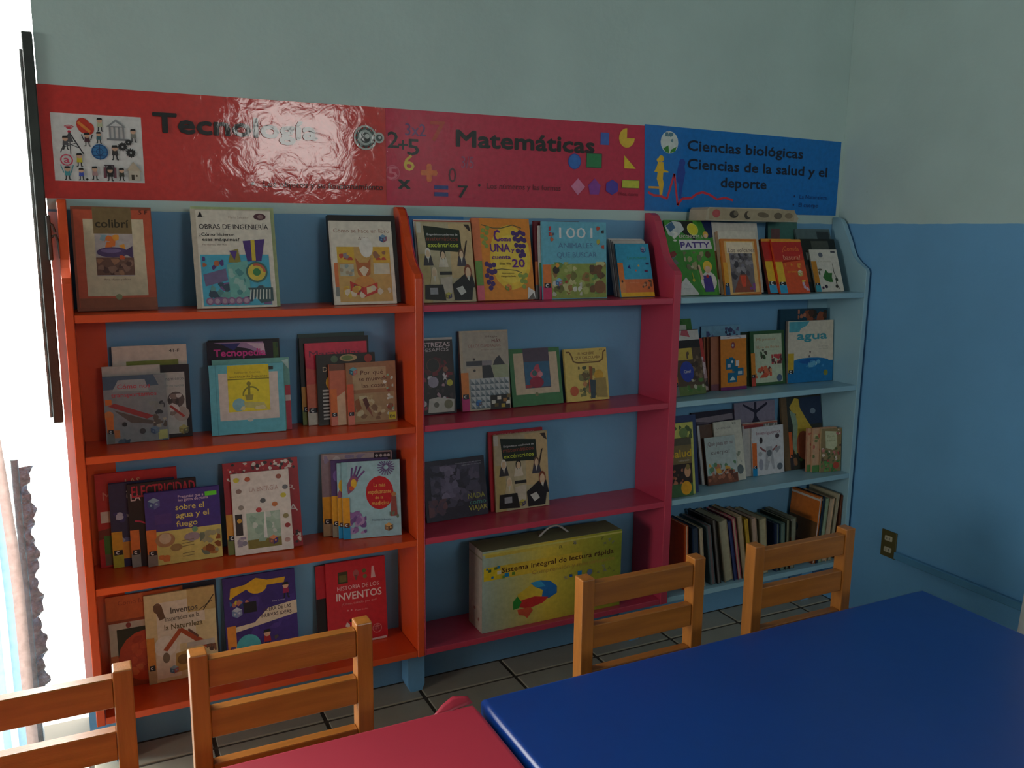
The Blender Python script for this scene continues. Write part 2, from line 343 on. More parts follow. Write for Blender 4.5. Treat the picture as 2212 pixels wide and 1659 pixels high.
# ---------------------------------------------------------------- tables
def table(x0, x1, y0, y1, z, mc, label, name_cloth_label):
    t = empty('school_table', ((x0+x1)/2, (y0+y1)/2, 0), 0, label, 'table', 'low school tables')
    cx, cy = (x0+x1)/2, (y0+y1)/2; W2, D2 = (x1-x0)/2, (y1-y0)/2
    MB().box(-W2+.006, W2-.006, -D2+.006, D2-.006, z-.03, z-.0022, .006, 2).obj('tabletop', M_WOOD, t)
    for sx in (-1, 1):
        for sy in (-1, 1):
            lx, ly = sx*(W2-.04), sy*(D2-.04)
            MB().box(lx-.015, lx+.015, ly-.015, ly+.015, 0, z-.031, .002).obj('leg', M_WOODV, t)
    c = empty('tablecloth', (cx, cy, z), 0, name_cloth_label, 'tablecloth', 'oilcloth covers')
    # cloth: rounded rim and slightly wavy drop
    b = bmesh.new(); nx, ny = 40, 30; r = .011
    prof = [(0, 0)] + [(r*math.sin(a), -r+r*math.cos(a)) for a in (PI/10, PI/5, PI*.3, PI*.4, PI/2)] + [(r, -.03), (r+.001, -.06), (r+.002, -.10)]
    per = []
    for i in range(nx): per.append((-W2+r+(2*W2-2*r)*i/nx, -D2+r, 0, -1))
    for i in range(ny): per.append((W2-r, -D2+r+(2*D2-2*r)*i/ny, 1, 0))
    for i in range(nx): per.append((W2-r-(2*W2-2*r)*i/nx, D2-r, 0, 1))
    for i in range(ny): per.append((-W2+r, D2-r-(2*D2-2*r)*i/ny, -1, 0))
    rings = []
    for k, (o, dz) in enumerate(prof):
        ring = []
        for j, (px, py, nx_, ny_) in enumerate(per):
            corner = j in (0, nx, nx+ny, 2*nx+ny)
            if corner: nx_, ny_ = {0: (-1, -1), nx: (1, -1), nx+ny: (1, 1), 2*nx+ny: (-1, 1)}[j]; nx_ *= .72; ny_ *= .72
            wv = .0012*math.sin(j*.9)*(max(0, k-5)/3)
            ring.append(b.verts.new((px+nx_*(o+wv), py+ny_*(o+wv), dz)))
        rings.append(ring)
    for a, d in zip(rings, rings[1:]):
        for j in range(len(per)): b.faces.new((a[j], a[(j+1) % len(per)], d[(j+1) % len(per)], d[j]))
    f = b.faces.new(rings[0]); bmesh.ops.recalc_face_normals(b, faces=b.faces)
    me = bpy.data.meshes.new('cloth'); b.to_mesh(me); b.free(); me.polygons.foreach_set('use_smooth', [True]*len(me.polygons))
    me.polygons[len(me.polygons)-1].use_smooth = False
    o = link('cloth', me, mc, c)
    return t, c
tp, cp = table(-.66, .6165, -1.72, -1.058, .552, M_PINK, 'low wooden table under the pink cover', 'glossy pink oilcloth on the table nearest the doorway, with a puckered corner')
tb, cb = table(.6255, 1.763, -1.74, -1.056, .556, M_BLUE, 'low wooden table under the blue cover', 'glossy royal blue oilcloth covering the table at the room corner side')
# puckered corner of the pink cloth
b = bmesh.new(); P = [(.535, -1.066, -.004), (.556, -1.054, .004), (.580, -1.046, .011), (.606, -1.052, .009), (.612, -1.062, .000), (.572, -1.068, -.001), (.560, -1.052, -.012), (.590, -1.046, -.006)]
vs = [b.verts.new((p[0]-(-.66+.6165)/2, p[1]-(-1.72-1.061)/2, p[2])) for p in P]
for f in ((0, 5, 1), (5, 2, 1), (5, 4, 2), (4, 3, 2), (1, 2, 6), (2, 7, 6), (2, 3, 7)): b.faces.new([vs[i] for i in f])
bmesh.ops.subdivide_edges(b, edges=b.edges[:], cuts=2, use_grid_fill=True, smooth=.6); bmesh.ops.recalc_face_normals(b, faces=b.faces)
me = bpy.data.meshes.new('corner_fold'); b.to_mesh(me); b.free(); me.polygons.foreach_set('use_smooth', [True]*len(me.polygons)); o = link('corner_fold', me, M_PINK, cp)
md = o.modifiers.new('s', 'SOLIDIFY'); md.thickness = .0012

# ---------------------------------------------------------------- doorway: open sash, grey leaf, curtain
ws = tag(empty('window_sash', (-.034, -.002, 0), 0), 'tall black steel window sash swung outward at the doorway edge, with latch', 'window')
b = MB(); b.box(-.011, .011, -.012, .014, .897, 1.803, .002); b.obj('stile', M_STEEL, ws)
b = MB(); b.box(-.018, -.0115, -.004, .01, .91, 1.765, .001); b.obj('glazing_bead', M_GREYM, ws)
M_GLASS = bpy.data.materials.new('thin_window_glass'); M_GLASS.use_nodes = True
gn = M_GLASS.node_tree; gt = gn.nodes.new('ShaderNodeBsdfTransparent'); gt.inputs[0].default_value = (.93, .97, .95, 1); gg = gn.nodes.new('ShaderNodeBsdfGlossy'); gg.inputs['Roughness'].default_value = .03
gf = gn.nodes.new('ShaderNodeFresnel'); gf.inputs[0].default_value = 1.45; gm = gn.nodes.new('ShaderNodeMixShader'); gn.links.new(gf.outputs[0], gm.inputs[0]); gn.links.new(gt.outputs[0], gm.inputs[1]); gn.links.new(gg.outputs[0], gm.inputs[2]); gn.links.new(gm.outputs[0], gn.nodes['Material Output'].inputs[0])
def slanted(name, s0, s1, z0, z1, t, m):
    b = MB(); b.box(-t/2, t/2, s0, s1, z0, z1); o = b.obj(name, m, ws); o.rotation_euler = (0, 0, math.radians(2.5)); o.location = (-.003, .012, 0)
slanted('pane', .006, .50, .93, 1.75, .004, M_GLASS)
slanted('rail', .004, .50, .90, .93, .014, M_GREYM); slanted('rail', .004, .50, 1.75, 1.78, .014, M_GREYM); slanted('stile', .501, .53, .90, 1.78, .014, M_STEEL)
b = MB(); b.box(.008, .018, -.020, -.008, 1.29, 1.395, .002); b.tube([(.018, -.016, 1.345), (.026, -.02, 1.350), (.031, -.022, 1.335), (.033, -.022, 1.295)], .0032, 8); b.tube([(.012, -.016, 1.38), (.022, -.018, 1.372), (.026, -.018, 1.355)], .003, 8)
b.obj('latch', M_STEEL, ws)
M_GLARE = mat('pale_lilac_glare', (.66, .60, .70), .5)
struct('glare_strip_1', MB().box(-.0208, -.0012, -.003, -.0004, .20, 1.404), M_GLARE)  # added strip on the wall end; doorway glare put into its pale colour
lf = tag(empty('door_leaf', (-.140, .05, 0)), 'dull grey metal half door seen edge-on outside the doorway', 'door')
M_PLAST = mat('crinkled_grey_plastic', (.20, .21, .21), .25, .6, .4, 60, .9, 90, trans=.25)
MB().box(-.010, .008, 0, .05, .02, .80, .002).obj('metal_edge', M_GREYM, lf)
b = bmesh.new(); n = 60; ra, rb = [], []
for i in range(n+1):
    z = .16+.62*i/n; w = .022+.006*math.sin(i*.55)+.004*math.sin(i*1.7); ra.append(b.verts.new((.0085, -.003, z))); rb.append(b.verts.new((.0085+w*(1 if i > 3 else .6), .004+.006*math.sin(i*1.3), z)))
for i in range(n): b.faces.new((ra[i], rb[i], rb[i+1], ra[i+1]))
me = bpy.data.meshes.new('plastic'); b.to_mesh(me); b.free(); o = link('plastic_wrap', me, M_PLAST, lf); md = o.modifiers.new('s', 'SOLIDIFY'); md.thickness = .002
# striped curtain
def curtain(name, edge, x_far, y, zs, n, amp, folds, mats_, label, stripe=None, vertical_x=True):
    t = tag(empty(name), label, 'curtain')
    b = bmesh.new(); rows = []; m = 24
    for k in range(m+1):
        z = zs[0]+(zs[1]-zs[0])*k/m; xe = edge(z); row = []
        for i in range(n+1):
            f = i/n; c = xe+(x_far-xe)*f; off = amp*math.sin(f*folds*2*PI+.6*math.sin(z*2))
            row.append(b.verts.new((c, y+off, z) if vertical_x else (y+off, c, z)))
        rows.append(row)
    for a, d in zip(rows, rows[1:]):
        for i in range(n):
            f = b.faces.new((a[i], a[i+1], d[i+1], d[i]))
            if stripe: f.material_index = stripe(i)
    me = bpy.data.meshes.new(name); b.to_mesh(me); b.free(); me.polygons.foreach_set('use_smooth', [True]*len(me.polygons))
    for q in mats_: me.materials.append(q)
    o = link('cloth', me, None, t); return t
M_CB = mat('blue_curtain_cloth', (.20, .33, .55), .9, .2, .08, 50, trans=.4); M_CW = mat('white_curtain_cloth', (.62, .68, .75), .9, .2, .08, 50, trans=.4); M_CE = mat('brown_curtain_hem', (.33, .26, .24), .9, .2, .15, 60, trans=.3)
def ed(z): return -.142-.010*max(0, (.5-z))*0-.07*max(0, z-.45)**1.4
t = curtain('striped_curtain', ed, -.27, .02, (.03, 2.1), 60, .006, 2.5, [M_CB, M_CW, M_CE], 'blue and white striped curtain hanging at the doorway edge', lambda i: 2 if i < 12 else (1 if ((i-12)//8) % 2 == 1 else 0))
M_RC = mat('white_sheer_curtain', (.75, .74, .72), .9, .2, .06, 40)
t = curtain('white_curtain', lambda z: -.838-.035*min(z, 1.2), -1.9, XR-.035, (.16, 2.05), 80, .022, 9, [M_RC], 'white pleated curtain hanging on the wall beyond the blue table', vertical_x=False)
MB().tube([(XR-.04, -.84, 2.06), (XR-.04, -1.95, 2.06)], .008).obj('rod', M_GREYM, t)

# ---------------------------------------------------------------- socket and cable channel
t = empty('wall_socket', (XR, -.345, .303), 0, 'brown double power socket plate low on the side wall', 'socket')
MB().box(-.006, -.0003, -.031, .031, -.048, .048, .002, 2).obj('cover_plate', mat('brown_metal_plate', (.09, .075, .02), .4), t)
me = MB().box(-.0085, -.0055, -.015, .015, -.009, .009, .003, 2).mesh('outlet'); me.materials.append(mat('ivory_plastic', (.45, .42, .30), .5))
sl = MB().box(-.0092, -.0084, -.0008, .0008, -.004, .004).mesh('slot'); sl.materials.append(M_STEEL)
for zz in (.021, -.02):
    o = link('outlet', me, None, t); o.location = (0, 0, zz)
    for yy in (-.006, .006): s_ = link('slot', sl, None, o); s_.location = (0, yy, 0)
b = MB(); b.box(XR-.016, XR-.0003, -2.4, -.378, .262, .287, .002)
tag(b.obj('cable_channel', mat('blue_painted_plastic', (.085, .27, .46), .4)), 'blue painted cable channel running from the brown socket along the wall', 'cable channel')

# ---------------------------------------------------------------- banners
def warp(art, quad, y):
    (ax, az), (bx, bz), (cx, cz), (dx, dz) = quad; out = []
    for x, z, h in art.v:
        u, v = x/art.w, z/art.h
        out.append(((ax*(1-u)+bx*u)*(1-v)+(dx*(1-u)+cx*u)*v, y-h, (az*(1-u)+bz*u)*(1-v)+(dz*(1-u)+cz*u)*v))
    art.v = out
def merge(par, ch, x0, y0, x1, y1):
    b = len(par.v); par.v += [(par.w/100*(x0+(x1-x0)*x/ch.w), par.h/100*(y0+(y1-y0)*y/ch.h), par.k*par.step+h) for x, y, h in ch.v]
    par.f += [tuple(i+b for i in f) for f in ch.f]; par.c += ch.c; par.k += ch.k
def banner(quad, art, y, label, backcol):
    t = empty('wall_banner', (0, 0, 0), 0, label, 'banner', 'section banners above the bookcases')
    b = MB(); b.prism(quad, 'y', y, y+.0006); b.obj('sheet', mat('banner_back_%s' % backcol, lin({'red': (210, 60, 55), 'pink': (205, 40, 75), 'blue': (20, 110, 190)}[backcol]), .4), t)
    warp(art, quad, y-.0001); link('print', art.mesh('banner_print'), M_BANNER, t)
BK = (28, 26, 28)
# red banner
A = Art(.834, .260, (222, 58, 52))
P = Art(.193, .156, (232, 232, 230))
for i, rr in enumerate((9, 7.2, 5.6, 4.2, 2.8)): P.ring(19, 72+i*.6, rr, .9, (205, 60, 80), .9, 2.2, 10)
P.e(19, 73, 1.8, (200, 40, 70)); P.line([(19, 72), (8, 42)], 1.2, (80, 80, 85)); P.line([(19, 72), (19, 40)], 1, (80, 80, 85)); P.line([(19, 72), (33, 41)], 1.4, (60, 60, 65)); P.p([(19, 72), (14.5, 58), (23, 58)], (90, 90, 95))
P.line([(12, 50), (26, 57)], .9, (90, 90, 95)); P.line([(28, 50), (14, 57)], .9, (90, 90, 95)); P.fig(14, 47, 20, (90, 90, 95))
P.e(35, 83, 7.5, (215, 60, 40), 12, a=.3).e(41, 79, 5.5, (215, 60, 40), 9); P.line([(29, 88), (42, 74)], 3.5, (235, 140, 60)); P.fig(38, 53, 20, (90, 50, 60)); P.line([(34, 62), (32, 70)], 1, BK); P.line([(42, 62), (44, 70)], 1, BK)
P.fig(53, 76, 20, (200, 205, 170)).fig(90, 62, 20, (140, 140, 130)).fig(51, 58, 17, (70, 120, 130))
P.p([(60, 83), (71, 95), (82, 83)], (150, 152, 155)).p([(64, 84.5), (71, 91), (78, 84.5)], (225, 225, 225))
for xx in (64, 69, 74, 79): P.r(xx-1, 66, xx+1, 83, (150, 152, 155))
P.r(60, 63, 82, 66, (130, 132, 136))
P.e(51, 45, 9.5, (60, 130, 190)); [P.line([(51-9*c, 45+k), (51+9*c, 45+k)], .7, (30, 60, 110)) for k, c in ((6, .85), (0, 1), (-6, .85))]
for k in (4, 8.8): P.ring(51, 45, k, .7, (30, 60, 110))
P.line([(51, 33), (51, 57)], .7, (30, 60, 110))
def gear(Q, x, y, r, c, hub):
    q = Q.w/Q.h; n = 12; pts = []
    for k in range(n*4): a = 2*PI*k/(n*4); rr = r*(1.18 if k % 4 < 2 else .92); pts.append((x+rr*math.cos(a), y+rr*q*math.sin(a)))
    Q.p(pts, c).e(x, y, r*.25, hub)
for g in ((77, 54, 4.6), (84, 61, 3.4), (86, 45, 5)): gear(P, *g, (45, 42, 42), (190, 190, 190))
P.fig(68, 34, 22, (60, 55, 55)); P.ring(14, 31, 7, 1.4, (210, 70, 100)); P.t('a', 11, 17, 27, 11, (210, 70, 100)); P.fig(14, 2, 20, (80, 160, 170)); P.line([(10, 12), (7, 24)], 1, (80, 160, 170)); P.line([(18, 12), (21, 24)], 1, (80, 160, 170))
P.fig(28, 22, 20, (215, 200, 50)).fig(29, 2, 18, (70, 90, 190)).fig(44, 3, 20, (190, 150, 150)); P.e(35, 3, 1.4, BK)
P.r(54, 6, 57, 22, (130, 70, 85)).r(65, 6, 68, 22, (130, 70, 85)).r(55, 24, 66, 26, (80, 60, 70)).r(56, 8, 57.5, 26, (80, 60, 70)).r(64.5, 8, 66, 26, (80, 60, 70)); P.e(61, 17, 4, (40, 36, 38), 8); P.fig(61, 2, 20, (40, 36, 38)).fig(74, 3, 19, (60, 60, 50))
P.p([(80, 18), (88, 32), (97, 17)], (205, 190, 165)).r(82, 3, 95, 18, (215, 205, 185)).r(85, 4, 88.5, 12, (70, 60, 45)).r(90, 9, 92, 12, (90, 80, 60))
merge(A, P, 2.9, 16, 26.2, 76)
A.t('Tecnología', 29.5, 77.2, 63.6, 18, BK, 4.2)
A.e(57, 18.2, .5, BK).t('Los objetos y su funcionamiento', 60.2, 98.8, 15.5, 6.5, (70, 25, 25), .6)
gear(A, 93, 68.5, 3.1, (60, 75, 70), (60, 75, 70)); A.ring(93, 68.5, 3.9, .6, (190, 195, 190)).ring(93, 68.5, 2.4, .7, (170, 185, 180)).e(93, 68.5, 1.6, (40, 50, 48)).e(93.6, 70, .8, (200, 210, 205)); A.ring(97.6, 69, 1.7, .6, (190, 195, 190)).e(97.6, 69, 1.1, (60, 75, 70)).e(97.8, 69.4, .5, (210, 210, 210))
banner([(-.0238, 1.4345), (.8105, 1.4377), (.8105, 1.6966), (-.0239, 1.6921)], A, -.0006, 'long red laminated banner with black lettering over the orange bookcase', 'red')
# pink banner
A = Art(.868, .262, (212, 42, 80))
A.t('2', 0.6, 4.3, 60, 17, BK, 1.5).t('+', 4.2, 7.2, 56.5, 14, BK, 2).t('5', 7.2, 11.2, 53.5, 17, BK, 1.5).t('3x2', 6.5, 13.5, 73.4, 13, (120, 75, 130), .6).t('7', 15.2, 20.2, 69.5, 21, (205, 75, 60), 1.8)
A.t('6', 5.9, 9.5, 37, 17, (235, 200, 80), 1.2).t('5', .6, 3.7, 27.5, 13, (235, 120, 140), 1).ring(2.1, 34, 2.4, .3, (225, 100, 125)).t('x', 4, 8, 18, 14, BK, 4).t('+', 12.1, 17.1, 23, 25, (235, 120, 60), 5).t('0', 21.4, 24.2, 26, 16.5, (90, 30, 45), 0)
A.r(16.4, 10.7, 21.3, 15, (40, 60, 140)).r(16.4, 18, 21.3, 22.3, (40, 60, 140)).t('7', 24.8, 28.4, 10, 13.5, BK, 1.8).t('3/5', 26, 30.5, 42, 13, (170, 90, 130), 0)
A.t('Matemáticas', 24.3, 77.4, 65, 17.5, BK, 4.2).e(32.6, 23.8, .45, BK).t('Los números y las formas', 35.4, 64.1, 20.5, 6.5, (120, 30, 50), .6)
A.r(80, 75, 83.6, 89, (70, 110, 200)); A.p([(91.2, 84.4)]+[(91.2+3.4*math.cos(a), 84.4+3.4*math.sin(a)*.868/.262) for a in [PI*.5+k*PI*1.5/14 for k in range(15)]], (245, 205, 60))
A.e(69.5, 54.4, 2.7, (45, 75, 170)).e(69.5, 54.4, 2.4, (40, 115, 205)).r(74.3, 48, 80.8, 64.7, (50, 60, 50)).r(74.5, 48.6, 80.6, 64.1, (35, 140, 80)).p([(90.3, 64.3), (90.5, 49), (95.5, 49)], (245, 215, 50))
A.p([(68.2, 26), (71.1, 35.5), (74.1, 26), (71.1, 16)], (235, 140, 180)).p([(78-2.6, 28), (78, 36), (80.6, 28), (79.9, 17.5), (76.1, 17.5)], (150, 60, 170)).p([(85.5+3*math.cos(PI/6+k*PI/3), 26.5+9*math.sin(PI/6+k*PI/3)) for k in range(6)], (80, 60, 180)).r(89.6, 26, 97.4, 35.8, (110, 120, 60)).r(89.8, 26.6, 97.2, 35.2, (215, 220, 70))
A.t('Mide, cuenta', 88.5, 97, 17, 4.5, (150, 30, 60), .3)
banner([(.8109, 1.4377), (1.6690, 1.4405), (1.6690, 1.7024), (.8109, 1.6966)], A, -.0006, 'pink laminated banner with coloured numbers and shapes over the pink bookcase', 'pink')
# blue banner
A = Art(.842, .262, (4, 124, 212)); NV = (14, 26, 56)
A.e(11.3, 81.5, 4.1, (225, 238, 235)).blobs(9.3, 78, 13, 93, 5, [(120, 160, 170), (90, 140, 160)], .8, 1.6).p([(8.4, 74), (10.8, 78), (11.3, 69), (9.6, 69.6)], (60, 150, 60)).p([(14.6, 77), (12, 73), (11.6, 69), (14, 71)], (60, 150, 60))
A.e(7.6, 62, 1.2, (245, 200, 50)).e(6.2, 60, .7, (245, 200, 50)).p([(6.2, 58), (8.6, 58), (9, 49), (11, 47.5), (11, 46), (8.6, 46), (8.4, 38), (8.9, 33), (8.2, 19), (9, 17), (6.2, 16.5), (7, 20), (6.6, 30), (5.6, 38), (6, 46), (4.4, 46), (5.5, 52)], (245, 200, 50)).p([(1.9, 29), (7, 29), (7, 26.5), (1.9, 26.5)], (235, 170, 50))
A.e(17.4, 58.5, 1.5, (30, 75, 175)).p([(15.7, 56), (18.4, 55), (19, 47), (18.2, 36), (17.2, 18), (19.4, 17), (19.6, 16), (16, 16), (16.2, 32), (14.8, 38), (15, 46)], (30, 75, 175))
A.line([(1.6, 22), (4, 18.5), (7.4, 17.8), (10.5, 15), (13.8, 45), (15.6, 7.5), (17.6, 15.5), (22, 16.7), (25, 22.5), (27.7, 24.4), (31, 22), (34.8, 16.3), (38.9, 18.6), (43, 15.9)], .9, (225, 55, 75))
A.t('Ciencias biológicas', 19.8, 78.8, 74, 12.5, NV, 3.2).t('Ciencias de la salud y el', 20, 93, 52, 12.5, NV, 3.2).t('deporte', 36.5, 60, 31.8, 12.5, NV, 3.2)
A.t('La Naturaleza', 78.5, 94, 21.5, 5.5, (20, 70, 140), .8).t('El cuerpo', 78.2, 89.4, 10.5, 5.5, (20, 60, 125), .8).e(75.6, 24.2, .45, (20, 50, 110)).e(75.3, 13, .45, (20, 50, 110))
banner([(1.6694, 1.4403), (2.5048, 1.4391), (2.5067, 1.6976), (1.6590, 1.7068)], A, -.0016, 'blue laminated banner with a running figure over the pale blue bookcase', 'blue')

